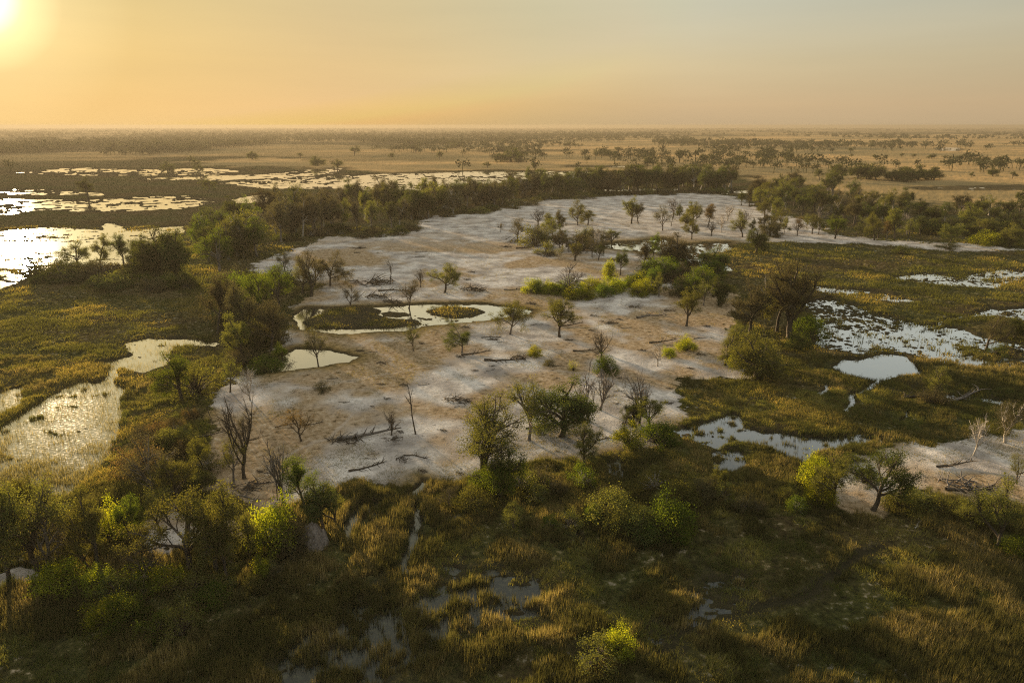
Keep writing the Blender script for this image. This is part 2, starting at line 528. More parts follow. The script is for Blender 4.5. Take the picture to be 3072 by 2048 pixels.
def leaf_material(name, stops, trans=.5, tint=(1.35, 1.3, .45)):
    m, t, nodes, links = nt(name)
    out = N(nodes, "ShaderNodeOutputMaterial")
    at = N(nodes, "ShaderNodeAttribute", attribute_name="rnd")
    oi = N(nodes, "ShaderNodeObjectInfo")
    col = ramp(nodes, links, at.outputs['Fac'], stops)
    hs = N(nodes, "ShaderNodeHueSaturation")
    mr = N(nodes, "ShaderNodeMapRange")
    mr.inputs['To Min'].default_value = .488
    mr.inputs['To Max'].default_value = .515
    links.new(oi.outputs['Random'], mr.inputs[0])
    links.new(mr.outputs[0], hs.inputs['Hue'])
    mr2 = N(nodes, "ShaderNodeMapRange")
    mr2.inputs['To Min'].default_value = .75
    mr2.inputs['To Max'].default_value = 1.25
    links.new(oi.outputs['Random'], mr2.inputs[0])
    links.new(mr2.outputs[0], hs.inputs['Value'])
    links.new(col, hs.inputs['Color'])
    d = N(nodes, "ShaderNodeBsdfDiffuse")
    tr = N(nodes, "ShaderNodeBsdfTranslucent")
    links.new(hs.outputs[0], d.inputs[0])
    tc = mixc(nodes, links, 1.0, hs.outputs[0], tint, 'MULTIPLY')
    links.new(tc, tr.inputs[0])
    mx = N(nodes, "ShaderNodeMixShader")
    mx.inputs[0].default_value = trans
    links.new(d.outputs[0], mx.inputs[1])
    links.new(tr.outputs[0], mx.inputs[2])
    links.new(mx.outputs[0], out.inputs[0])
    return m


def bark_material(name, a, b_, sc=6):
    m, t, nodes, links = nt(name)
    out = N(nodes, "ShaderNodeOutputMaterial")
    b = N(nodes, "ShaderNodeBsdfPrincipled")
    tc = N(nodes, "ShaderNodeTexCoord")
    n = N(nodes, "ShaderNodeTexNoise")
    n.inputs['Scale'].default_value = sc
    n.inputs['Detail'].default_value = 5
    links.new(tc.outputs['Object'], n.inputs['Vector'])
    links.new(ramp(nodes, links, n.outputs['Fac'], [(.35, a), (.65, b_)]), b.inputs['Base Color'])
    b.inputs['Roughness'].default_value = .9
    b.inputs['Specular IOR Level'].default_value = .1
    bp = N(nodes, "ShaderNodeBump")
    bp.inputs['Distance'].default_value = .05
    links.new(n.outputs['Fac'], bp.inputs['Height'])
    links.new(bp.outputs[0], b.inputs['Normal'])
    links.new(b.outputs[0], out.inputs[0])
    return m


M = {
    'ground': ground_material(),
    'water': water_material(),
    'dark': leaf_material("leaf_dark_green", [(0, (.026, .036, .014)), (.6, (.054, .064, .022)), (1, (.10, .10, .03))], .38),
    'olive': leaf_material("leaf_olive", [(0, (.054, .060, .022)), (.6, (.105, .105, .034)), (1, (.17, .155, .048))], .42),
    'brown': leaf_material("leaf_brown", [(0, (.040, .036, .020)), (.6, (.075, .066, .034)), (1, (.12, .10, .046))], .35, (1.15, 1.1, .7)),
    'lime': leaf_material("leaf_lime", [(0, (.085, .11, .016)), (.6, (.17, .19, .024)), (1, (.29, .28, .038))], .64, (1.35, 1.25, .3)),
    'green': leaf_material("leaf_green", [(0, (.035, .055, .012)), (.6, (.065, .09, .018)), (1, (.13, .14, .022))], .5, (1.4, 1.35, .4)),
    'russet': leaf_material("leaf_russet", [(0, (.07, .052, .024)), (.6, (.12, .085, .035)), (1, (.20, .135, .05))], .4, (1.1, 1.0, .6)),
    'far': leaf_material("leaf_far", [(0, (.022, .026, .014)), (.6, (.04, .042, .022)), (1, (.065, .062, .03))], .12),
    'bark': bark_material("bark_dark", (.035, .028, .02), (.085, .07, .052)),
    'grey': bark_material("bark_grey", (.07, .06, .05), (.16, .14, .12)),
    'pale': bark_material("bark_pale", (.20, .18, .15), (.38, .34, .29)),
    'mound': bark_material("termite_clay", (.085, .072, .06), (.17, .145, .122), 3),
    'reed': leaf_material("reed_blades", [(0, (.046, .050, .022)), (.5, (.125, .120, .050)), (.85, (.25, .205, .09)), (1, (.48, .39, .20))], .5, (1.1, 1.05, .5)),
    'grass': leaf_material("marsh_grass", [(0, (.044, .048, .020)), (.5, (.098, .106, .036)), (.85, (.19, .165, .056)), (1, (.34, .26, .10))], .5, (1.2, 1.1, .45)),
}

# ------------------------------------------------------------------ mesh helpers


def mesh_quads(name, V, F, mat, rnd=None, smooth=False):
    """V (n,3), F (m,4) ; builds one mesh quickly"""
    V = np.asarray(V, np.float32)
    F = np.asarray(F, np.int32)
    k = F.shape[1]
    me = bpy.data.meshes.new(name)
    me.vertices.add(len(V))
    me.vertices.foreach_set('co', V.ravel())
    me.loops.add(F.size)
    me.loops.foreach_set('vertex_index', F.ravel())
    me.polygons.add(len(F))
    me.polygons.foreach_set('loop_start', np.arange(0, F.size, k, dtype=np.int32))
    me.polygons.foreach_set('loop_total', np.full(len(F), k, np.int32))
    if smooth:
        me.polygons.foreach_set('use_smooth', np.ones(len(F), bool))
    me.update(calc_edges=True)
    if rnd is not None:
        a = me.attributes.new('rnd', 'FLOAT', 'FACE')
        a.data.foreach_set('value', np.asarray(rnd, np.float32))
    if mat is not None:
        me.materials.append(mat)
    return me


def leaf_quads(Cn, size, rng, flat=0.0, up=None):
    """a small quad at each centre, random orientation"""
    n = len(Cn)
    a = rng.normal(size=(n, 3))
    a[:, 2] *= (1 - flat)
    a /= np.linalg.norm(a, axis=1)[:, None] + 1e-9
    b = rng.normal(size=(n, 3))
    b -= (b * a).sum(1)[:, None] * a
    b /= np.linalg.norm(b, axis=1)[:, None] + 1e-9
    s = size * rng.uniform(.6, 1.3, n)[:, None]
    w = s * rng.uniform(.45, .8, n)[:, None]
    V = np.stack([Cn - a * s * .5, Cn + b * w * .5, Cn + a * s * .5, Cn - b * w * .5], 1).reshape(-1, 3)
    F = np.arange(4 * n).reshape(-1, 4)
    return V, F


class Tubes:
    def __init__(s):
        s.V, s.F, s.n = [], [], 0

    def add(s, pts, rad, sides=5):
        pts = np.asarray(pts, float)
        k = len(pts)
        d = np.gradient(pts, axis=0)
        d /= np.linalg.norm(d, axis=1)[:, None] + 1e-9
        ref = np.array([0, 0, 1.0]) if abs(d[0, 2]) < .8 else np.array([1.0, 0, 0])
        u = np.cross(d, ref)
        u /= np.linalg.norm(u, axis=1)[:, None] + 1e-9
        w = np.cross(d, u)
        an = np.linspace(0, 2 * math.pi, sides, endpoint=False)
        ring = pts[:, None, :] + np.asarray(rad)[:, None, None] * (u[:, None, :] * np.cos(an)[None, :, None] + w[:, None, :] * np.sin(an)[None, :, None])
        s.V.append(ring.reshape(-1, 3))
        i = np.arange(k - 1)[:, None] * sides
        j = np.arange(sides)[None, :]
        j2 = (j + 1) % sides
        f = np.stack([i + j, i + j2, i + sides + j2, i + sides + j], -1).reshape(-1, 4) + s.n
        s.F.append(f)
        s.n += k * sides

    def arrays(s):
        return np.concatenate(s.V), np.concatenate(s.F)


# ------------------------------------------------------------------ trees
P_TREE = {
    # trunk length, levels, kids per level, angle per level, length ratio, upward pull, leaves per tip, clump radius, leaf size
    'broad':  dict(trunk=3.8, r0=.42, lv=3, kids=(5, 4, 4), ang=(52, 42, 45), rat=(1.25, .62, .60), up=(.10, .10, .02), lf=58, rc=.42, ls=.20, t0=.62),
    'open':   dict(trunk=3.6, r0=.36, lv=3, kids=(4, 4, 4), ang=(42, 40, 45), rat=(1.15, .66, .62), up=(.12, .12, .04), lf=44, rc=.46, ls=.19, t0=.5),
    'tall':   dict(trunk=5.4, r0=.30, lv=3, kids=(6, 4, 4), ang=(50, 48, 50), rat=(.56, .62, .62), up=(.18, .08, .0), lf=46, rc=.42, ls=.19, t0=.52),
    'dense':  dict(trunk=3.4, r0=.45, lv=3, kids=(8, 5, 4), ang=(62, 50, 50), rat=(1.05, .60, .62), up=(.12, .03, -.03), lf=52, rc=.48, ls=.21, t0=.3),
    'sparse': dict(trunk=4.2, r0=.26, lv=3, kids=(5, 4, 4), ang=(44, 42, 48), rat=(.80, .66, .62), up=(.15, .08, .04), lf=24, rc=.42, ls=.17, t0=.4),
    'flat':   dict(trunk=3.6, r0=.30, lv=3, kids=(5, 4, 4), ang=(50, 48, 50), rat=(1.05, .66, .60), up=(.16, -.03, -.06), lf=60, rc=.42, ls=.19, t0=.6),
    'dead':   dict(trunk=3.4, r0=.34, lv=4, kids=(5, 4, 4, 3), ang=(34, 36, 40, 42), rat=(1.25, .62, .55, .55), up=(.20, .12, .06, .03), lf=0, rc=0, ls=0, t0=.35),
    'crown':  dict(trunk=2.8, r0=.30, lv=4, kids=(5, 4, 4, 3), ang=(52, 44, 42, 42), rat=(1.1, .66, .55, .55), up=(.12, .08, .05, .02), lf=0, rc=0, ls=0, t0=.55),
    'snag':   dict(trunk=7.5, r0=.24, lv=2, kids=(4, 3), ang=(32, 40), rat=(.34, .45), up=(.20, .06), lf=0, rc=0, ls=0, t0=.45),
    'giant':  dict(trunk=4.0, r0=.62, lv=4, kids=(5, 4, 3, 3), ang=(46, 40, 45, 45), rat=(1.35, .64, .60, .60), up=(.10, .08, .02, 0), lf=26, rc=.42, ls=.19, t0=.4),
}


def rot_about(v, ax, a):
    ax = ax / (np.linalg.norm(ax) + 1e-9)
    return v * math.cos(a) + np.cross(ax, v) * math.sin(a) + ax * np.dot(ax, v) * (1 - math.cos(a))


def grow(kind, seed):
    P = P_TREE[kind]
    rng = np.random.default_rng(seed * 101 + len(kind))
    tb = Tubes()
    tips = []

    def br(p, d, L, r, lv):
        n = 5 if lv == 0 else (4 if lv == 1 else 3)
        pts = [p]
        for i in range(n):
            d = d + rng.normal(size=3) * (.10 if lv == 0 else .17)
            d = d + np.array([0, 0, P['up'][min(lv, len(P['up']) - 1)]])
            d = d / np.linalg.norm(d)
            p = p + d * L / n
            pts.append(p)
        rad = np.linspace(r, r * (.62 if lv < P['lv'] else .3), n + 1)
        if lv == 0:
            rad[0] *= 1.35
        tb.add(pts, rad, 8 if lv == 0 else (6 if lv == 1 else 4 if lv == 2 else 3))
        if lv == P['lv']:
            tips.append(pts[-1])
            tips.append(pts[-2])
            return
        k = P['kids'][lv]
        az0 = rng.uniform(0, 6.28)
        for i in range(k):
            t = P['t0'] + (1 - P['t0']) * (i + rng.uniform(0, 1)) / k if lv == 0 else rng.uniform(.3, 1.0)
            t = min(t, .999)
            f = t * n
            q = pts[int(f)] * (1 - (f - int(f))) + pts[int(f) + 1] * (f - int(f))
            ax = np.cross(d, rng.normal(size=3))
            if lv == 0:
                a = az0 + i * 2.4 + rng.uniform(-.4, .4)
                ax = np.array([math.cos(a), math.sin(a), 0])
            nd = rot_about(d, ax, math.radians(P['ang'][lv] * rng.uniform(.65, 1.25)))
            nl = L * P['rat'][lv] * rng.uniform(.7, 1.2) * (1.15 - .35 * t if lv == 0 else 1)
            br(q, nd, nl, max(r * (.52 if lv == 0 else .50) * rng.uniform(.8, 1.1), .018), lv + 1)
        # leader carries on
        br(pts[-1], d, L * P['rat'][lv] * .9, r * .58, lv + 1)

    br(np.zeros(3) - np.array([0, 0, .25]), np.array([rng.normal() * .12, rng.normal() * .12, 1.0]), P['trunk'], P['r0'], 0)
    V, F = tb.arrays()
    LV = LF = LR = None
    if P['lf']:
        T = np.array(tips)
        cen = T[:, :2].mean(0)
        reps = rng.poisson(P['lf'], len(T))
        # some twigs bare so the crown has gaps
        reps[rng.uniform(size=len(T)) < .3] = 1
        Cn = np.repeat(T, reps, axis=0)
        Cn = Cn + rng.normal(size=Cn.shape) * P['rc'] * np.array([1, 1, .62])
        cl = np.repeat(rng.uniform(0, 1, len(T)), reps)
        LV, LF = leaf_quads(Cn, P['ls'], rng)
        LR = np.clip(.45 * cl + .55 * rng.uniform(0, 1, len(Cn)), 0, 1)
    return V, F, LV, LF, LR


def grow_bush(kind, seed):
    rng = np.random.default_rng(seed * 77 + 5)
    tb = Tubes()
    Cn, cl = [], []
    n_cl = {'bush': 46, 'scrub': 34, 'tuft': 26}[kind]
    for i in range(n_cl):
        a = rng.uniform(0, 6.28)
        el = math.acos(rng.uniform(-.05, 1.0))
        rr = rng.uniform(.62, 1.08)
        c = np.array([math.cos(a) * math.sin(el) * rr, math.sin(a) * math.sin(el) * rr, .12 + 1.15 * math.cos(el) * rr * rng.uniform(.75, 1.2)])
        c[2] = max(c[2], .1)
        pts = [np.array([rng.normal() * .08, rng.normal() * .08, -.05]), c * .5 + np.array([0, 0, .12]), c]
        tb.add(pts, [.035, .022, .008], 3)
        m = {'bush': 150, 'scrub': 80, 'tuft': 60}[kind]
        q = c + rng.normal(size=(m, 3)) * np.array([.16, .16, .13])
        q[:, 2] = np.maximum(q[:, 2], .02)
        Cn.append(q)
        cl.append(np.full(m, rng.uniform()))
    Cn = np.concatenate(Cn)
    cl = np.concatenate(cl)
    V, F = tb.arrays()
    LV, LF = leaf_quads(Cn, .065 if kind != 'scrub' else .075, rng)
    LR = np.clip(.5 * cl + .5 * rng.uniform(0, 1, len(Cn)), 0, 1)
    return V, F, LV, LF, LR


PROTO = {}


def proto(kind, var):
    key = (kind, var)
    if key not in PROTO:
        if kind in P_TREE:
            V, F, LV, LF, LR = grow(kind, var + 1)
        else:
            V, F, LV, LF, LR = grow_bush(kind, var + 1)
        allz = V if LV is None else np.concatenate([V, LV])
        hgt = np.percentile(allz[:, 2], 99.5)
        wid = np.percentile(np.hypot(allz[:, 0], allz[:, 1]), 97) * 2
        tm = mesh_quads('trunk', V / hgt, F, None, smooth=True)
        tm.materials.append(M['bark'])
        cm = None
        if LV is not None:
            cm = mesh_quads('crown', LV / hgt, LF, None, LR)
            cm.materials.append(M['olive'])
        PROTO[key] = (tm, cm, wid / hgt)
    return PROTO[key]


TYPE = {'broad': 'leafy_tree', 'open': 'leafy_tree', 'tall': 'leafy_tree', 'dense': 'leafy_tree', 'sparse': 'sparse_tree', 'flat': 'leafy_tree',
        'giant': 'leafy_tree', 'dead': 'dead_tree', 'crown': 'dead_tree', 'snag': 'dead_tree', 'bush': 'bush', 'scrub': 'bush', 'tuft': 'bush'}
NVAR = {'broad': 3, 'open': 3, 'tall': 3, 'dense': 3, 'sparse': 3, 'flat': 2, 'giant': 2, 'dead': 3, 'crown': 2, 'snag': 3, 'bush': 4, 'scrub': 3, 'tuft': 2}
_count = {}


def set_mat(o, m):
    o.material_slots[0].link = 'OBJECT'
    o.material_slots[0].material = m


PLANTED = []


LEAFY = []                         # leafy trees wait here until their sizes in the picture can be compared


def plant(*a, **kw):
    if TYPE[a[3]] == 'leafy_tree':
        i = _count.get(a[3], 0)
        _count[a[3]] = i + 1
        kw = dict(kw, var=i % NVAR[a[3]])
        LEAFY.append((a, kw))
    else:
        plant_now(*a, **kw)


def plant_leafy():
    """the 300 that show largest each become a tree; the remainder far back in the belts is one mass"""
    order = sorted(LEAFY, key=lambda q: -q[0][2] / math.hypot(q[0][0], q[0][1]))
    for a, kw in order[:299]:
        plant_now(*a, **kw)
    Vs, Fs, Rs, Ms, off = [], [], [], [], 0
    rg = np.random.default_rng(3)
    for i, (a, kw) in enumerate(order[299:]):
        wx, wy, hm, kind = a[:4]
        w = a[6] if len(a) > 6 else 1.0
        tm, cm, asp = proto(kind, i % NVAR[kind])
        rz, gz = rg.uniform(0, 6.28), max(ground_z(wx, wy), -.1)
        ca, sa = math.cos(rz), math.sin(rz)
        for me_, mi in ((tm, 0), (cm, 1)):
            V = np.empty(len(me_.vertices) * 3, np.float32)
            me_.vertices.foreach_get('co', V)
            V = V.reshape(-1, 3)
            if mi == 1:              # fewer, larger leaf sprays: these trees are only a few pixels tall
                V = V.reshape(-1, 4, 3)[::4]
                c = V.mean(1, keepdims=True)
                V = (c + (V - c) * 1.9).reshape(-1, 3)
                F = np.arange(len(V)).reshape(-1, 4)
            else:
                F = np.empty(len(me_.loops), np.int32)
                me_.loops.foreach_get('vertex_index', F)
                F = F.reshape(-1, 4)
            P = np.stack([(V[:, 0] * ca - V[:, 1] * sa) * hm * w + wx, (V[:, 0] * sa + V[:, 1] * ca) * hm * w + wy, V[:, 2] * hm + gz], 1)
            Vs.append(P)
            Fs.append(F + off)
            off += len(P)
            Rs.append(rg.uniform(0, 1, len(F)))
            Ms.append(np.full(len(F), mi, np.int32))
    if not Vs:
        return
    me_ = mesh_quads('belt_woodland', np.concatenate(Vs), np.concatenate(Fs), M['bark'], np.concatenate(Rs))
    me_.materials.append(M['dark'])
    me_.polygons.foreach_set('material_index', np.concatenate(Ms))
    o = bpy.data.objects.new('belt_woodland', me_)
    C.objects.link(o)
    o['kind'] = 'stuff'
    o['label'] = "dark woods massed at the back of the tree belts"
    o['category'] = 'woodland'


def plant_now(wx, wy, hm, kind, mat, label, w=1.0, bark='bark', group=None, var=None, lean=None, cat=None, rz=None):
    i = _count.get(kind, 0)
    _count[kind] = i + 1
    v = i % NVAR[kind] if var is None else var
    tm, cm, asp = proto(kind, v)
    root = bpy.data.objects.new(TYPE[kind], None)
    root.empty_display_size = .5
    C.objects.link(root)
    root.location = (wx, wy, max(ground_z(wx, wy), -.1))
    rr = random.uniform(0, 6.28) if rz is None else rz
    ln = lean if lean is not None else (random.uniform(-.05, .05), random.uniform(-.05, .05))
    root.rotation_euler = (ln[0], ln[1], rr)
    root.scale = (hm * w, hm * w, hm)
    root['label'] = label
    root['category'] = cat or ('bush' if TYPE[kind] == 'bush' else 'dead tree' if TYPE[kind] == 'dead_tree' else 'tree')
    if group:
        root['group'] = group
    t = bpy.data.objects.new('trunk' if TYPE[kind] != 'bush' else 'stems', tm)
    C.objects.link(t)
    t.parent = root
    set_mat(t, M[bark])
    if cm is not None:
        c = bpy.data.objects.new('crown' if TYPE[kind] != 'bush' else 'foliage', cm)
        C.objects.link(c)
        c.parent = root
        set_mat(c, M[mat])
    PLANTED.append((wx, wy, hm * w * asp * .5))
    return root


def v_height(x, y, h):
    """metres for a thing whose base is at study point (x, y) and stands h study pixels tall"""
    gx, gy = gp(x, y)
    d0 = px_dir(x * K, (y - h) * K)
    t = math.hypot(gx, gy) / math.hypot(d0[0], d0[1])
    return max(H_CAM + d0[2] * t - .3, .4)


def at(x, y, h, kind, mat, label, w=1.0, **kw):
    gx, gy = gp(x, y)
    return plant(gx, gy, v_height(x, y, h), kind, mat, label, w, **kw)


# ------------------------------------------------------------------ terrain sheet
def trail_mask(x, y):
    m = np.zeros(x.shape)
    for ln in [[(1140, 590), (1165, 612), (1192, 642), (1215, 655)], [(860, 790), (905, 822), (935, 845), (1010, 870), (1100, 940), (1180, 1000)],
               [(1300, 690), (1240, 735), (1180, 760), (1060, 770), (960, 800)], [(700, 890), (800, 880), (930, 850), (1100, 830), (1300, 860), (1450, 870)],
               [(1080, 480), (1060, 560), (1010, 620), (960, 680)], [(1500, 460), (1400, 500), (1200, 540), (1000, 560), (800, 590)],
               [(620, 1090), (700, 1020), (800, 960), (880, 890)], [(2352, 1000), (2200, 1015), (2050, 1030), (1960, 1060)], [(1580, 770), (1480, 800), (1380, 800), (1290, 780)],
               [(1370, 730), (1340, 700), (1200, 640)], [(750, 1080), (900, 1060), (1060, 1040), (1200, 1030), (1350, 1020)]]:
        P = np.array([gp(a, b) for a, b in ln])
        k = (x > P[:, 0].min() - 8) & (x < P[:, 0].max() + 8) & (y > P[:, 1].min() - 8) & (y < P[:, 1].max() + 8)
        s = world_sdf(P, x[k] + (fbm(x[k], y[k], 12, 3, 64) - .5) * 9, y[k] + (fbm(x[k], y[k], 12, 3, 65) - .5) * 9, False)
        m[k] = np.maximum(m[k], 1 - sstep(.35, .9, s))
    return m


def build_ground():
    px = np.arange(0, 760, 1.0)
    # radii whose picture rows are about one pixel apart, from under the camera out to the horizon
    dep = np.concatenate([np.linspace(math.radians(88), math.radians(48), 26)[:-1],
                          PITCH + np.arctan((np.arange(348, -216.5, -.7)) / FPX)])
    dep = dep[dep > .0026]
    r = H_CAM / np.tan(dep)
    r = np.concatenate([[0.5], r[r < 15000], [15800.0]])
    r = np.unique(r)
    th = np.concatenate([np.linspace(-52, 52, 1800), np.linspace(52, 308, 52)[1:-1]])
    th = np.radians(th)
    R, T = np.meshgrid(r, th, indexing='ij')
    X, Y = R * np.sin(T), R * np.cos(T)
    sh = X.shape
    x, y = X.ravel(), Y.ravel()
    h, sand, tan, wet, shore, dark = land(x, y)
    farf = sstep(3000, 5000, R.ravel())
    h = h * (1 - farf) + .3 * farf
    n, m = sh
    i = np.arange(n - 1)[:, None] * m
    j = np.arange(m)[None, :]
    j2 = (j + 1) % m
    F = np.stack([i + j, i + m + j, i + m + j2, i + j2], -1).reshape(-1, 4)
    F = F[:, ::-1]
    me = mesh_quads('ground', np.stack([x, y, h], 1), F, M['ground'], smooth=True)
    warm = sstep(.44, .58, fbm(x, y, 34, 4, 41) * .7 + .3 * fbm(x, y, 9, 3, 42) + .10 * sstep(420, 200, np.hypot(x - 15, y - 190)) - .08)
    warm = warm * (1 - .8 * sstep(330, 420, np.hypot(x, y)))
    a = me.color_attributes.new('zone', 'FLOAT_COLOR', 'POINT')
    a.data.foreach_set('color', np.stack([sand, tan, wet, np.ones_like(x)], 1).astype(np.float32).ravel())
    a = me.color_attributes.new('zone_b', 'FLOAT_COLOR', 'POINT')
    a.data.foreach_set('color', np.stack([shore, warm, dark, trail_mask(x, y)], 1).astype(np.float32).ravel())
    # make every face look upwards
    o = bpy.data.objects.new('ground', me)
    C.objects.link(o)
    o['kind'] = 'structure'
    return o


ground = build_ground()
an = np.linspace(0, 2 * math.pi, 96, endpoint=False)
me = bpy.data.meshes.new('water')
me.from_pydata([(4200 * math.cos(a), 4200 * math.sin(a), 0) for a in an], [], [list(range(96))])
me.materials.append(M['water'])
water = bpy.data.objects.new('water', me)
C.objects.link(water)
water['kind'] = 'structure'

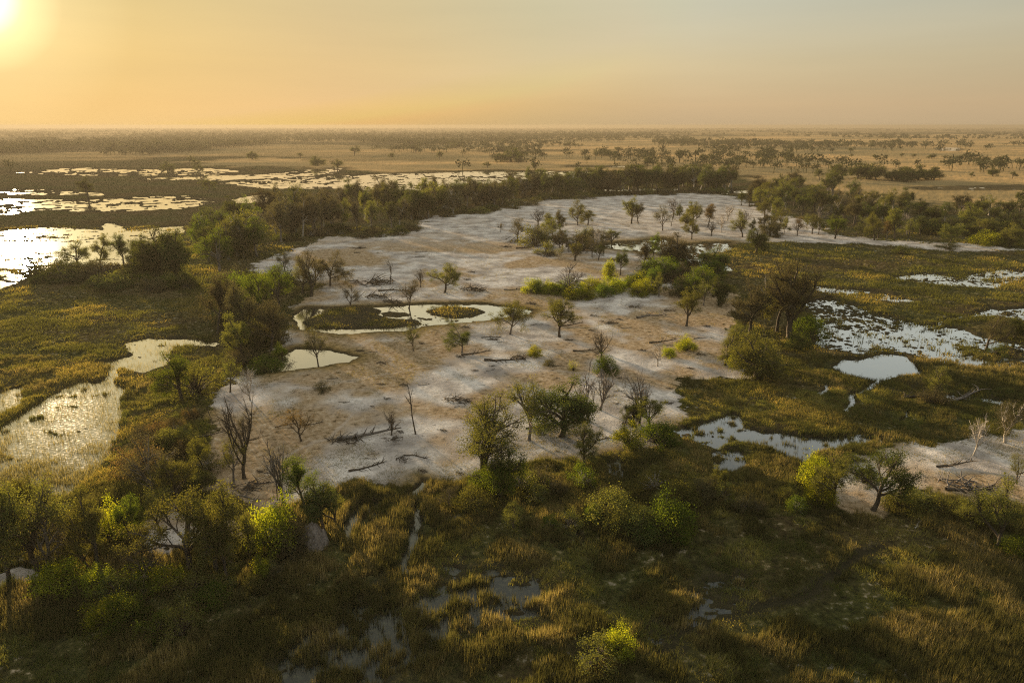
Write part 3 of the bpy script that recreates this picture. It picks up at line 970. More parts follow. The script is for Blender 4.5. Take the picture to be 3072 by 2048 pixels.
# ------------------------------------------------------------------ trees and bushes one can point to
# study x, y of the foot, height in study units, kind, foliage, label, width, bark
T = [
    # the open flat, centre
    (1285, 773, 90, 'broad', 'olive', "spreading green tree on an upright trunk, bare flat right of the island pool", 1.0, 'bark'),
    (1171, 767, 78, 'flat', 'olive', "flat-topped green tree with forked leaning stems at the right tip of the narrow pool", 1.0, 'grey'),
    (1061, 810, 66, 'flat', 'dark', "small dark-leaved tree on a thin crooked trunk below the island pool", .95, 'grey'),
    (949, 805, 60, 'sparse', 'olive', "thin sparse upright tree just below the tip of the large pool island", .7, 'bark'),
    (1021, 673, 68, 'broad', 'olive', "round green tree standing alone above the oval pool island", 1.0, 'bark'),
    (896, 653, 58, 'snag', None, "slim leafless snag left of the lone round tree on the upper flat", .9, 'bark'),
    (966, 661, 42, 'dead', None, "small bare forked sapling between the snag and the lone round tree", .8, 'bark'),
    (939, 705, 68, 'sparse', 'brown', "brownish thin tree at the water's edge above the large pool island", .9, 'bark'),
    (802, 705, 56, 'sparse', 'brown', "brownish sparse tree at the far left end of the island pool", .95, 'bark'),
    (1309, 680, 80, 'crown', None, "bare grey tree with a rounded twiggy crown above the lime bushes", 1.0, 'grey'),
    (955, 998, 124, 'snag', None, "tall double-stemmed dead snag on the pale lower flat", .55, 'bark'),
    (899, 1000, 56, 'dead', None, "bare twisted branches rising beside the long fallen log", .9, 'bark'),
    (1109, 1120, 190, 'giant', 'olive', "largest leaning olive tree where the flat meets the marsh", 1.0, 'bark'),
    (1150, 1142, 118, 'dense', 'green', "dense green thicket tree tucked under the largest leaning tree", .8, 'bark'),
    (1215, 1012, 138, 'open', 'olive', "open-branched tree left of the round dark evergreen", .8, 'grey'),
    (1289, 1002, 122, 'dense', 'dark', "round dark evergreen with low crown, centre of the lower flat", 1.0, 'bark'),
    (1352, 967, 106, 'dead', None, "bare many-branched tree right beside the round dark evergreen", .95, 'grey'),
    (1378, 940, 92, 'dead', None, "second bare many-branched tree, behind the one by the dark evergreen", .9, 'grey'),
    (1342, 1075, 106, 'broad', 'olive', "olive tree on a grassy mound below the bare many-branched trees", .8, 'bark'),
    (1434, 978, 42, 'snag', None, "short thick broken stump with stubby arms left of the tall bare tree", 1.3, 'bark'),
    (1468, 975, 122, 'dead', None, "tall bare tree leaning right at the edge of the lower flat", .75, 'grey'),
    (1490, 987, 76, 'broad', 'olive', "olive tree at the foot of the tall bare leaning tree", .95, 'bark'),
    (1455, 972, 64, 'dense', 'dark', "dark ivy-clad trunk between the stump and the tall bare tree", .55, 'bark'),
    (1445, 1024, 56, 'bush', 'lime', "lime bush in front of the short thick stump", .9, None),
    (1508, 1016, 50, 'bush', 'green', "green bush in front of the tall bare leaning tree", 1.1, None),
    (1383, 830, 74, 'crown', None, "bare tree rising out of a bright green bush on the flat", .7, 'bark'),
    (1394, 858, 46, 'bush', 'green', "bright green bush wrapped round the foot of a bare tree", .75, None),
    (1352, 860, 46, 'snag', None, "short thin snag left of the bush-wrapped bare tree", .6, 'bark'),
    (1229, 818, 26, 'bush', 'lime', "small pale green bush below the spreading green tree", .8, None),
    (1317, 850, 24, 'tuft', 'lime', "small yellow bush left of the short thin snag", .7, None),
    (1260, 840, 18, 'scrub', 'brown', "low brown shrub left of the small yellow bush", 1.1, None),
    (1576, 803, 36, 'bush', 'lime', "yellow-green bush on open sand left of the clump of forked trees", 1.0, None),
    (1534, 818, 22, 'bush', 'lime', "smaller yellow bush left of the yellow-green bush on open sand", .9, None),
    (1510, 840, 52, 'crown', None, "pale leafless sapling below the smaller yellow bush", .8, 'pale'),
    (1437, 887, 36, 'crown', None, "small pale leafless sapling right of the clay cone", .9, 'pale'),
    # lower left
    (561, 1098, 192, 'dead', None, "tallest bare tree on the pale sand, lower left", .62, 'bark'),
    (652, 1160, 146, 'dead', None, "bare twisted tree rising behind the lime-topped tree", .6, 'grey'),
    (637, 1150, 110, 'snag', None, "thin bare pole leaning beside the bare twisted tree", .4, 'bark'),
    (537, 1108, 112, 'sparse', 'olive', "thin leaning tree with a few green tufts left of the tallest bare tree", .75, 'grey'),
    (692, 1013, 80, 'sparse', 'russet', "small twiggy reddish tree alone on the pale sand", 1.0, 'bark'),
    (703, 1172, 122, 'tall', 'green', "upright green tree right of the bare twisted tree", .75, 'bark'),
    (745, 1222, 128, 'tall', 'dark', "dark olive tree standing behind the grey clay dome", .85, 'bark'),
    (772, 1212, 105, 'open', 'olive', "slim olive tree right of the dark tree behind the clay dome", .8, 'bark'),
    (632, 1262, 122, 'bush', 'lime', "tall lime-topped bushy tree left of the grey clay dome", .55, None),
    (672, 1262, 75, 'bush', 'brown', "brown leaning bush against the left side of the clay dome", .8, None),
    (498, 1316, 206, 'tall', 'olive', "tall olive tree at the right of the big lower-left clump", .75, 'bark'),
    (522, 1338, 150, 'tall', 'olive', "lower olive tree in front of the tallest in the lower-left clump", .75, 'bark'),
    (432, 1312, 180, 'broad', 'olive', "wide rounded olive tree on the left of the big lower-left clump", .95, 'bark'),
    (225, 1314, 180, 'tall', 'olive', "upright olive tree with slim trunk between two lime bushes", .75, 'bark'),
    (205, 1318, 120, 'open', 'olive', "smaller slim tree left of the upright olive tree", .7, 'bark'),
    (264, 1246, 104, 'bush', 'lime', "tall lime bush glowing behind the upright olive tree", .5, None),
    (93, 1312, 218, 'open', 'olive', "large open-branched tree second from the left edge", .85, 'bark'),
    (112, 1322, 170, 'sparse', 'brown', "brown thin tree with curving stems beside the large open-branched tree", .9, 'grey'),
    (24, 1342, 256, 'tall', 'dark', "dark tall tree at the left edge of the picture", .62, 'bark'),
    (-30, 1330, 240, 'open', 'olive', "tall tree cut by the left edge of the picture", .8, 'bark'),
    (150, 1354, 68, 'bush', 'lime', "bright lime bush below the large open-branched tree", 1.0, None),
    (343, 1348, 108, 'crown', None, "small bare tree with forked trunk among lime bushes", .9, 'bark'),
    (325, 1350, 50, 'bush', 'lime', "lime bush directly left of the small bare forked tree", 1.0, None),
    (385, 1350, 50, 'bush', 'lime', "lime bush directly right of the small bare forked tree", 1.1, None),
    (232, 1362, 66, 'bush', 'lime', "lime bush between the bright lime bush and the dark scrub", .8, None),
    (276, 1378, 66, 'scrub', 'dark', "dark shaggy scrub in front of the lime bushes", .95, None),
    (255, 1440, 62, 'bush', 'lime', "large yellow-green bush lowest of the lime bushes", .95, None),
    (292, 1440, 62, 'bush', 'green', "green bush touching the lowest yellow-green bush", .9, None),
    (487, 1388, 48, 'bush', 'green', "dark green bush under the big lower-left clump", 1.0, None),
    (452, 1375, 66, 'scrub', 'olive', "olive scrub below the wide rounded olive tree", 1.0, None),
    (605, 1322, 46, 'bush', 'lime', "small lime bush right of the big lower-left clump", .8, None),
    (365, 1462, 52, 'scrub', 'green', "green scrub at the reed edge below the yellow-green bushes", 1.0, None),
    (420, 1455, 74, 'scrub', 'olive', "tall olive scrub beside a dark gap in the reeds", .75, None),
    (418, 922, 118, 'broad', 'green', "broad green tree on the bank right of the middle pond", .95, 'bark'),
    (450, 905, 70, 'scrub', 'olive', "olive scrub behind the broad green tree on the bank", 1.0, None),
    (529, 900, 84, 'sparse', 'olive', "slim sparse tree at the top left edge of the pale flat", .8, 'bark'),
    (575, 918, 78, 'dead', None, "pale bare tree leaning left at the edge of the pale flat", .7, 'pale'),
    (488, 973, 46, 'snag', None, "short leaning snag at the left edge of the flat", .7, 'bark'),
    (357, 1157, 152, 'sparse', 'brown', "brown half-bare tree leaning left above the sandy patch", .85, 'grey'),
    (412, 1162, 112, 'broad', 'olive', "rounded olive tree right of the brown half-bare tree", 1.0, 'bark'),
    (397, 1036, 52, 'bush', 'olive', "olive bush on the bank above the rounded olive tree", .95, None),
    (448, 1040, 46, 'bush', 'olive', "olive bush at the left rim of the pale flat", .9, None),
    (320, 1090, 70, 'scrub', 'russet', "rust-brown scrub above the brown half-bare tree", 1.0, None),
    (62, 1232, 140, 'tall', 'olive', "slim tree standing behind the large open-branched tree, near the left edge", .7, 'bark'),
    (160, 1262, 128, 'open', 'olive', "airy tree between the large open-branched tree and the lime bush", .8, 'grey'),
    (300, 1256, 118, 'tall', 'green', "upright green tree on the brownish sand, lower left", .7, 'bark'),
    (372, 1225, 108, 'open', 'olive', "airy olive tree just left of the wide rounded one", .85, 'bark'),
    (575, 1285, 120, 'tall', 'olive', "slim olive tree between the big lower-left clump and the lime-topped tree", .65, 'bark'),
    (560, 1010, 50, 'sparse', 'brown', "small brown tree above the tallest bare tree", .9, 'bark'),
    (470, 1085, 84, 'tall', 'olive', "slim olive tree on the left rim of the lower flat", .75, 'bark'),
    (1180, 1215, 66, 'open', 'olive', "small open tree in the marsh below the largest leaning tree", .9, 'bark'),
    (1655, 1130, 60, 'tall', 'olive', "small upright tree in the marsh left of the lower right trees", .8, 'bark'),
    # island of trees on the left shore
    (68, 622, 44, 'open', 'olive', "small tree standing farthest left against the bright lake", 1.1, 'bark'),
    (85, 622, 38, 'open', 'olive', "small tree right beside the farthest left one at the lake", 1.0, 'bark'),
    (178, 612, 60, 'broad', 'olive', "spreading tree seen against the bright lake", 1.1, 'bark'),
    (230, 608, 72, 'tall', 'olive', "taller tree right of the spreading one against the lake", .85, 'bark'),
    (285, 612, 72, 'tall', 'dark', "dark tree in the middle of the lakeside clump", .9, 'bark'),
    (318, 608, 68, 'tall', 'dark', "dark tree left of the bulky tree at the lake", .8, 'bark'),
    (365, 640, 112, 'dense', 'dark', "bulky dark tree closing the lakeside clump", .85, 'bark'),
    (405, 642, 118, 'dense', 'dark', "tall bulky dark tree at the right end of the lakeside clump", .7, 'bark'),
    (338, 625, 70, 'dense', 'dark', "low bulky tree in front of the lakeside clump", 1.0, 'bark'),
    (203, 457, 50, 'broad', 'dark', "lone tree standing in the flooded grass, far left", .95, 'bark'),
    (480, 438, 32, 'flat', 'dark', "lone low tree on a spit between the far channels", 1.2, 'bark'),
    (715, 682, 106, 'open', 'brown', "dark feathery tree left of the leafless snag, upper flat", .85, 'bark'),
    (695, 675, 80, 'open', 'olive', "olive tree behind the dark feathery tree", .8, 'bark'),
    (758, 657, 76, 'flat', 'brown', "brown flat-crowned tree right of the dark feathery tree", .95, 'bark'),
    (656, 630, 58, 'sparse', 'olive', "thin small tree at the left end of the blue-grey sand", .8, 'grey'),
    (577, 792, 150, 'tall', 'brown', "tall brown tree on the strip above the middle pond", .7, 'bark'),
    (500, 765, 135, 'tall', 'brown', "tall dark tree at the left of the strip above the middle pond", .7, 'bark'),
    (560, 838, 118, 'tall', 'olive', "olive tree nearest the middle pond on the tree strip", .65, 'bark'),
    (600, 740, 110, 'broad', 'green', "green tree in the middle of the tree strip", .85, 'bark'),
    (640, 705, 95, 'broad', 'green', "broad green tree at the top of the tree strip", .9, 'bark'),
    (622, 808, 120, 'flat', 'brown', "brown tree leaning right over the small left pool", .7, 'bark'),
    (612, 852, 42, 'bush', 'green', "dark green bush at the left tip of the small pool", 1.1, None),
    (643, 815, 30, 'bush', 'lime', "small yellowish bush above the small pool", .8, None),
    (732, 840, 90, 'sparse', 'olive', "thin tree standing at the near shore of the small pool", .7, 'bark'),
    (740, 898, 22, 'scrub', 'brown', "small shrub alone on the pale sand below the small pool", 1.2, None),
    (545, 700, 74, 'bush', 'green', "bright green bush left of the green trees of the strip", .9, None),
    (590, 672, 52, 'bush', 'lime', "lime bush at the head of the tree strip", 1.0, None),
    (640, 655, 40, 'bush', 'green', "green bush right of the lime bush at the head of the strip", 1.3, None),
    # trees on the flat and the central grove
    (1450, 514, 62, 'broad', 'olive', "large spreading tree alone on the grey flat below the far belt", .95, 'bark'),
    (1466, 514, 50, 'open', 'brown', "thinner tree touching the large spreading one on the grey flat", .8, 'bark'),
    (1327, 518, 60, 'open', 'olive', "tall open tree at the top of the central grove", .9, 'grey'),
    (1350, 517, 44, 'flat', 'olive', "low leaning tree right of the tall open one in the grove", 1.1, 'bark'),
    (1287, 535, 54, 'tall', 'brown', "brown tree left of the tall open one in the grove", 1.0, 'bark'),
    (1265, 535, 46, 'tall', 'olive', "olive tree left of the brown tree in the grove", .9, 'bark'),
    (1235, 520, 38, 'crown', None, "bare twiggy tree at the upper left of the grove", 1.2, 'bark'),
    (1189, 553, 54, 'sparse', 'brown', "brown spreading tree at the left end of the grove", 1.2, 'bark'),
    (1150, 533, 22, 'sparse', 'russet', "tiny yellowish tree left of the grove", .8, 'grey'),
    (1444, 618, 0.1, 'tuft', 'olive', "low grass tuft in the grove", .8, None),
    (1369, 580, 58, 'dead', None, "pale-trunked bare tree in the middle of the grove", .7, 'pale'),
    (1404, 562, 38, 'broad', 'olive', "round green tree at the left end of the lagoon", 1.1, 'bark'),
    (1522, 530, 58, 'sparse', 'brown', "reddish thin tree above the lagoon", .9, 'bark'),
    (1541, 520, 42, 'snag', None, "thin bare snag above the lagoon", .8, 'bark'),
    (1592, 512, 48, 'tall', 'olive', "leaning golden-green tree on the grey flat above the lagoon", .8, 'grey'),
    (1577, 514, 32, 'bush', 'olive', "bushy foot of leaves left of the golden-green tree", .7, None),
    (1634, 542, 36, 'crown', None, "small bare tree right above the lagoon", 1.0, 'bark'),
    (1588, 550, 44, 'broad', 'olive', "green tree on the lagoon's far shore", .9, 'bark'),
    (1500, 593, 58, 'tall', 'green', "green-topped tree standing in the lagoon", .7, 'bark'),
    (1474, 620, 66, 'tall', 'brown', "dark brown tree in front of the lagoon", .85, 'bark'),
    (1424, 632, 60, 'tall', 'dark', "dark tree left of the dark brown one in front of the lagoon", .75, 'bark'),
    (1402, 642, 48, 'bush', 'lime', "upright yellow-green bush left of the dark tree by the lagoon", .45, None),
    (1552, 628, 92, 'dense', 'brown', "big dark brown tree in the middle of the central woods", .8, 'bark'),
    (1634, 630, 62, 'dense', 'dark', "dark tree at the right end of the central woods", 1.0, 'bark'),
    (1705, 545, 64, 'open', 'olive', "open green tree right of the lagoon on the grey flat", .85, 'bark'),
    (1768, 543, 44, 'dense', 'brown', "compact dark tree right of the open green one", 1.0, 'bark'),
    (1737, 580, 54, 'dense', 'dark', "dark round tree at the tip of the lagoon", .95, 'bark'),
    (1703, 472, 36, 'tall', 'olive', "tree at the near right end of the far belt", .9, 'bark'),
    (1756, 500, 52, 'broad', 'olive', "first green tree of the right woods", .9, 'bark'),
    (1783, 500, 46, 'tall', 'olive', "second green tree of the right woods", .9, 'bark'),
    (1831, 541, 46, 'sparse', 'russet', "reddish thin tree at the front of the right woods", .9, 'bark'),
    (1865, 537, 46, 'open', 'olive', "thin olive tree next to the reddish one, right woods", .9, 'bark'),
    (1918, 548, 50, 'broad', 'green', "forked green tree at the front of the right woods", 1.1, 'bark'),
    (1961, 517, 60, 'tall', 'brown', "tall brown tree inside the right woods", .9, 'bark'),
    (2008, 552, 66, 'tall', 'olive', "tall olive tree at the marsh edge, right woods", .85, 'bark'),
    (2055, 550, 70, 'tall', 'olive', "tall straight-trunked tree at the marsh edge, right woods", .85, 'bark'),
    (2085, 548, 46, 'open', 'olive', "small tree right of the straight-trunked one", .9, 'bark'),
    (2178, 563, 50, 'flat', 'olive', "thin spreading tree over a dark bush at the marsh edge", 1.2, 'bark'),
    (2178, 572, 16, 'scrub', 'dark', "dark low bush under the thin spreading tree at the marsh", 2.2, None),
    (2218, 522, 58, 'broad', 'olive', "broad tree at the top right of the right woods", .9, 'bark'),
    (2262, 562, 32, 'bush', 'lime', "lime bush at the right end of the right woods", 1.5, None),
    (2318, 566, 52, 'dense', 'olive', "olive tree beside the lime bush of the right woods", 1.0, 'bark'),
    (2335, 472, 38, 'tall', 'dark', "dark lone tree near the right edge, on the tan plain", .7, 'bark'),
    (2068, 584, 22, 'scrub', 'dark', "dark bush standing alone in the green marsh", 1.2, None),
    # right-hand clump between flat and marsh
    (1815, 775, 182, 'giant', 'brown', "giant brown-leaved tree at the marsh edge, right of centre", .8, 'bark'),
    (1785, 760, 150, 'tall', 'olive', "tall olive tree behind the giant brown-leaved one", .75, 'bark'),
    (1722, 770, 128, 'broad', 'brown', "brown spreading tree left of the giant one", .95, 'bark'),
    (1576, 748, 84, 'broad', 'olive', "green tree at the left of the right-hand clump", .95, 'bark'),
    (1665, 838, 88, 'open', 'olive', "slim forked tree on the sand at the marsh edge", .8, 'bark'),
    (1693, 815, 76, 'open', 'olive', "second slim forked tree behind the first at the marsh edge", .8, 'bark'),
    (1735, 868, 98, 'dense', 'olive', "dense olive dome tree drooping to the marsh", .95, 'bark'),
    (1688, 840, 32, 'bush', 'lime', "pale green bush at the foot of the slim forked trees", .9, None),
    (1832, 803, 50, 'bush', 'dark', "dark bush at the foot of the giant brown-leaved tree", .9, None),
    (1858, 776, 52, 'bush', 'green', "green bush at the marsh side of the giant tree", .9, None),
    (1616, 702, 62, 'sparse', 'olive', "thin tree behind the green tree of the right-hand clump", .9, 'grey'),
    (1650, 700, 64, 'dense', 'dark', "dark tree filling the gap in the right-hand clump", .8, 'bark'),
    (1755, 700, 70, 'snag', None, "white bare trunk standing among the brown trees", .6, 'pale'),
    # the marsh on the right
    (2265, 802, 88, 'open', 'brown', "brown open tree on a marsh islet near the right edge", .95, 'bark'),
    (2328, 778, 52, 'dense', 'dark', "dark low tree right of the brown open tree on the islet", 1.1, 'bark'),
    (2290, 814, 26, 'scrub', 'dark', "dark scrub at the foot of the brown open tree on the islet", 1.1, None),
    (2150, 908, 80, 'open', 'olive', "olive tree growing from a scrub mound in the marsh", .8, 'bark'),
    (2148, 926, 36, 'scrub', 'brown', "grey-brown scrub mound under the olive marsh tree", 1.3, None),
    (2308, 1018, 98, 'open', 'brown', "pinkish-trunked brown tree at the right edge of the white sand", .95, 'pale'),
    (2235, 1048, 94, 'dead', None, "bare slender tree on the white sand, right", .6, 'pale'),
    (2005, 1172, 148, 'broad', 'dark', "big dark spreading tree with two trunks, lower right", .85, 'bark'),
    (1911, 1160, 122, 'broad', 'olive', "olive tree left of the big spreading one, lower right", .8, 'bark'),
    (1872, 1120, 78, 'bush', 'lime', "lime bush beside the olive tree, lower right", .55, None),
    (1884, 1158, 58, 'bush', 'lime', "yellowish bush below the lime one, lower right", .75, None),
    (2062, 1168, 56, 'bush', 'olive', "yellow-green bush right of the big two-trunked tree", 1.0, None),
    (2110, 1162, 34, 'scrub', 'olive', "olive scrub second right of the big two-trunked tree", 1.6, None),
    (2170, 1180, 36, 'scrub', 'olive', "olive scrub at the edge of the white sand, lower right", 1.6, None),
    (1985, 1110, 42, 'bush', 'dark', "dark bush hanging beside the two trunks of the big tree", .8, None),
    (2290, 1262, 178, 'open', 'olive', "open dark-branched tree at the lower right edge", .7, 'bark'),
    (2238, 1205, 70, 'dense', 'olive', "low olive tree left of the open tree at the lower right edge", 1.0, 'bark'),
    (2335, 1112, 66, 'sparse', 'olive', "thin crooked tree on the white sand at the right edge", .9, 'bark'),
    (2342, 1276, 48, 'bush', 'green', "green bush at the lower right edge", 1.3, None),
    # foreground marsh
    (1400, 1192, 72, 'bush', 'olive', "olive bush in the marsh below the grassy mound tree", .95, None),
    (1474, 1236, 62, 'bush', 'dark', "dark green bush in the middle of the near marsh", 1.2, None),
    (1536, 1236, 92, 'bush', 'green', "tall green bush right of the dark green one, near marsh", .65, None),
    (1560, 1162, 72, 'bush', 'olive', "tall olive bush behind the green ones in the near marsh", .75, None),
    (1252, 1118, 50, 'scrub', 'brown', "brown scrub right of the largest leaning tree", 1.3, None),
    (1090, 1172, 52, 'bush', 'olive', "olive bush at the foot of the largest leaning tree", 1.0, None),
    (1033, 1165, 44, 'sparse', 'brown', "small twiggy tree left of the foot of the largest leaning tree", 1.2, 'bark'),
    (1422, 1510, 72, 'bush', 'lime', "lime bush on a grassy rise in the nearest reeds", .65, None),
    (1376, 1530, 56, 'scrub', 'olive', "pale grassy scrub left of the nearest lime bush", 1.1, None),
]
for (x, y, h, kind, mat, label, w, bark) in T:
    if h < 1:
        continue
    b = plant  # noqa
    at(x, y, h, kind, mat, label, w, bark=bark or 'bark')


# ------------------------------------------------------------------ belts of trees that read alike
def interp_line(pts, t):
    P = np.array(pts, float)
    seg = np.hypot(*(P[1:] - P[:-1]).T)
    cum = np.concatenate([[0], np.cumsum(seg)]) / seg.sum()
    return np.interp(t, cum, P[:, 0]), np.interp(t, cum, P[:, 1])


def belt(front, back, n, hs, kinds, mats, label, group, wmul=1.0, seed=1):
    rng = random.Random(seed)
    for i in range(n):
        t = (i + rng.random()) / n
        s = rng.random()
        fx, fy = interp_line(front, t)
        bx, by = interp_line(back, t)
        x, y = fx + (bx - fx) * s, fy + (by - fy) * s
        h = rng.uniform(*hs)
        at(x, y, h, rng.choice(kinds), rng.choice(mats), label, rng.uniform(.8, 1.1) * wmul, bark=rng.choice(['bark', 'grey', 'grey', 'pale']), group=group)


belt([(960, 512), (1080, 490), (1200, 458), (1330, 450), (1480, 443), (1600, 440), (1690, 438)],
     [(960, 478), (1080, 460), (1200, 442), (1330, 436), (1480, 430), (1600, 428), (1690, 428)],
     78, (44, 60), ['tall', 'broad', 'dense', 'tall'], ['dark', 'dark', 'brown', 'dark'],
     "dark tree in the long curved belt behind the grey sand flat", "trees of the long belt behind the flat", 1.0, 3)
belt([(740, 528), (840, 540), (940, 512), (1010, 498)], [(760, 480), (840, 485), (940, 470), (1010, 468)],
     26, (58, 80), ['tall', 'dense', 'tall'], ['brown', 'dark', 'olive'],
     "dark brown tree at the left end of the belt behind the flat", "trees at the left end of the belt", .85, 4)
belt([(610, 560), (680, 552), (740, 540)], [(610, 510), (680, 500), (740, 505)],
     15, (70, 95), ['tall', 'dense', 'broad'], ['brown', 'dark', 'brown'],
     "brown-green tree in the woods left of the upper sand flat", "woods left of the upper flat", .8, 5)
belt([(460, 640), (520, 622), (600, 600)], [(450, 560), (520, 540), (600, 530)],
     16, (70, 100), ['dense', 'tall', 'broad'], ['dark', 'green', 'olive'],
     "green tree in the shaded woods between lake and upper flat", "shaded woods between lake and flat", .85, 6)
belt([(1715, 480), (1800, 498), (1900, 505), (2000, 520), (2090, 520)], [(1740, 440), (1830, 432), (1900, 440), (2000, 470), (2090, 480)],
     58, (36, 56), ['tall', 'broad', 'broad', 'open'], ['dark', 'olive', 'brown'],
     "tree crowded inside the woods on the right", "trees crowded in the right woods", 1.0, 7)
belt([(2100, 540), (2200, 545), (2300, 548), (2400, 552)], [(2110, 490), (2200, 482), (2300, 488), (2400, 500)],
     32, (32, 50), ['dense', 'broad', 'open', 'tall'], ['olive', 'dark', 'brown'],
     "tree in the thinner woods reaching the right edge", "thinner woods at the right edge", 1.15, 8)
belt([(1870, 416), (1960, 416), (2060, 418), (2170, 420)], [(1880, 410), (1960, 410), (2060, 410), (2160, 412)],
     15, (24, 36), ['dense', 'broad', 'tall'], ['dark', 'brown', 'dark'],
     "dark tree in the row across the tan plain behind the right woods", "row of trees across the tan plain", 1.5, 9)
belt([(1500, 690), (1560, 690), (1640, 690)], [(1480, 640), (1560, 620), (1650, 640)],
     15, (40, 66), ['dense', 'broad', 'tall', 'bush'], ['olive', 'brown', 'dark', 'green'],
     "tree packed in the central woods right of the lime bushes", "trees packed in the central woods", .95, 10)
belt([(1225, 592), (1300, 600), (1400, 600)], [(1225, 545), (1300, 550), (1390, 555)],
     26, (30, 50), ['sparse', 'open', 'broad', 'scrub'], ['brown', 'olive', 'brown'],
     "thin brown-green tree in the sparse central grove", "thin trees of the sparse central grove", 1.1, 11)
belt([(1215, 676), (1260, 680), (1330, 690), (1420, 688), (1490, 684)], [(1215, 670), (1260, 668), (1330, 665), (1420, 650), (1490, 660)],
     18, (22, 40), ['bush'], ['lime', 'lime', 'green'],
     "bright lime bush in the row below the rounded bare tree", "row of lime bushes", 1.1, 12)
belt([(60, 655), (180, 665), (300, 668), (440, 672)], [(90, 625), (180, 625), (300, 632), (440, 640)],
     24, (20, 42), ['bush', 'scrub', 'scrub'], ['olive', 'brown', 'dark', 'green'],
     "low bush fringing the lakeside clump of trees", "low bushes at the lakeside clump", 1.4, 13)
belt([(480, 690), (520, 760), (500, 810), (560, 850)], [(560, 660), (640, 700), (640, 770), (600, 800)],
     16, (36, 66), ['bush', 'scrub', 'tall'], ['green', 'olive', 'brown', 'olive'],
     "undergrowth bush along the tree strip above the middle pond", "undergrowth of the tree strip", 1.0, 14)
belt([(330, 1000), (300, 1070), (360, 1100), (470, 1120)], [(440, 940), (430, 1000), (470, 1060), (500, 1090)],
     18, (24, 44), ['scrub', 'bush'], ['brown', 'russet', 'olive'],
     "brown-olive bush on the bank between reed water and pale flat", "bushes on the left bank", 1.1, 15)
belt([(640, 560), (760, 545), (860, 548), (960, 536)], [(640, 545), (760, 530), (860, 530), (960, 518)],
     14, (12, 22), ['scrub', 'bush'], ['dark', 'brown'],
     "low dark bush at the foot of the belt", "low bushes at the foot of the belt", 1.9, 16)
belt([(1000, 500), (1150, 486), (1300, 458), (1500, 448), (1690, 444)], [(1000, 490), (1150, 474), (1300, 450), (1500, 440), (1690, 438)],
     30, (9, 17), ['scrub', 'bush'], ['dark', 'brown', 'olive'],
     "low brown bush under the long belt of trees", "low bushes under the long belt", 2.2, 17)
belt([(20, 1360), (120, 1385), (220, 1400), (420, 1400), (560, 1380), (640, 1330)], [(20, 1345), (120, 1350), (220, 1355), (420, 1350), (560, 1345), (620, 1300)],
     14, (22, 38), ['scrub', 'bush'], ['brown', 'olive', 'green', 'dark'],
     "dull bush between the lime bushes and the near reeds", "dull bushes at the reed edge", 1.0, 18)
belt([(1500, 520), (1600, 535), (1720, 545), (1850, 545), (1960, 550), (2090, 552)], [(1540, 490), (1620, 500), (1720, 510), (1850, 515), (1960, 525), (2090, 530)],
     24, (34, 56), ['open', 'sparse', 'broad', 'tall', 'crown'], ['olive', 'brown', 'russet', 'olive'],
     "thin-crowned tree standing on grey sand in front of the right woods", "thin trees on the grey sand by the right woods", .95, 19)
belt([(1180, 1180), (1280, 1230), (1400, 1260), (1540, 1280)], [(1200, 1090), (1300, 1100), (1420, 1130), (1540, 1120)],
     15, (26, 54), ['bush', 'scrub', 'scrub'], ['olive', 'brown', 'green'],
     "dull shrub in the near marsh between the leaning tree and the green bushes", "dull shrubs below the lower flat", .95, 21)
belt([(1560, 1260), (1680, 1180), (1800, 1190), (1880, 1230)], [(1580, 1110), (1680, 1090), (1780, 1120), (1860, 1180)],
     7, (26, 50), ['bush', 'scrub'], ['olive', 'brown', 'green'],
     "dull olive bush scattered through the near marsh right of centre", "dull bushes in the near marsh", .9, 20)
for i, (x, y, h, w) in enumerate([(580, 366, 19, 1.4), (690, 364, 14, 1.2), (813, 357, 22, 1.7), (730, 380, 22, 1.4), (775, 390, 26, 1.0), (898, 366, 15, 1.5),
                                  (1173, 371, 30, 2.0), (1150, 372, 20, 1.6), (1190, 374, 20, 1.6), (1140, 370, 10, 1.0), (1120, 386, 14, 1.6),
                                  (1010, 365, 18, 1.5), (1386, 357, 18, 2.2), (1420, 352, 16, 2.0), (1410, 360, 14, 1.8), (1491, 376, 18, 1.3), (1225, 386, 14, 1.2),
                                  (1745, 362, 15, 1.8), (1762, 366, 14, 1.8), (1796, 362, 15, 1.6), (1815, 367, 14, 1.5), (1692, 367, 11, 1.2), (1953, 352, 14, 1.3), (1956, 361, 9, 1.6),
                                  (2010, 364, 10, 1.6), (2071, 361, 11, 1.3), (2098, 362, 9, 1.8), (2140, 364, 12, 1.5), (2168, 366, 10, 1.8), (2182, 368, 10, 1.8),
                                  (2202, 366, 10, 1.8), (2222, 366, 14, 2.0), (2240, 366, 14, 2.0), (2265, 367, 9, 1.6), (1310, 340, 15, 2.2), (1150, 338, 12, 1.6),
                                  (1045, 340, 14, 2.4), (955, 350, 16, 2.0), (455, 386, 24, 1.1), (385, 392, 22, 1.2), (390, 395, 16, 1.6), (1654, 360, 9, 1.2), (1614, 362, 8, 1.5),
                                  (460, 400, 24, 1.0), (435, 372, 15, 1.4), (2280, 405, 20, 1.2), (2325, 410, 18, 1.2), (2230, 408, 14, 1.2)]):
    at(x, y, h, ['dense', 'broad', 'tall'][i % 3], ['dark', 'dark', 'brown'][i % 3], "small dark tree dotted over the far tan plain beyond the water", w,
       group="trees dotted over the far plain")

plant_leafy()

# ------------------------------------------------------------------ fallen wood, brush heaps, clay mounds


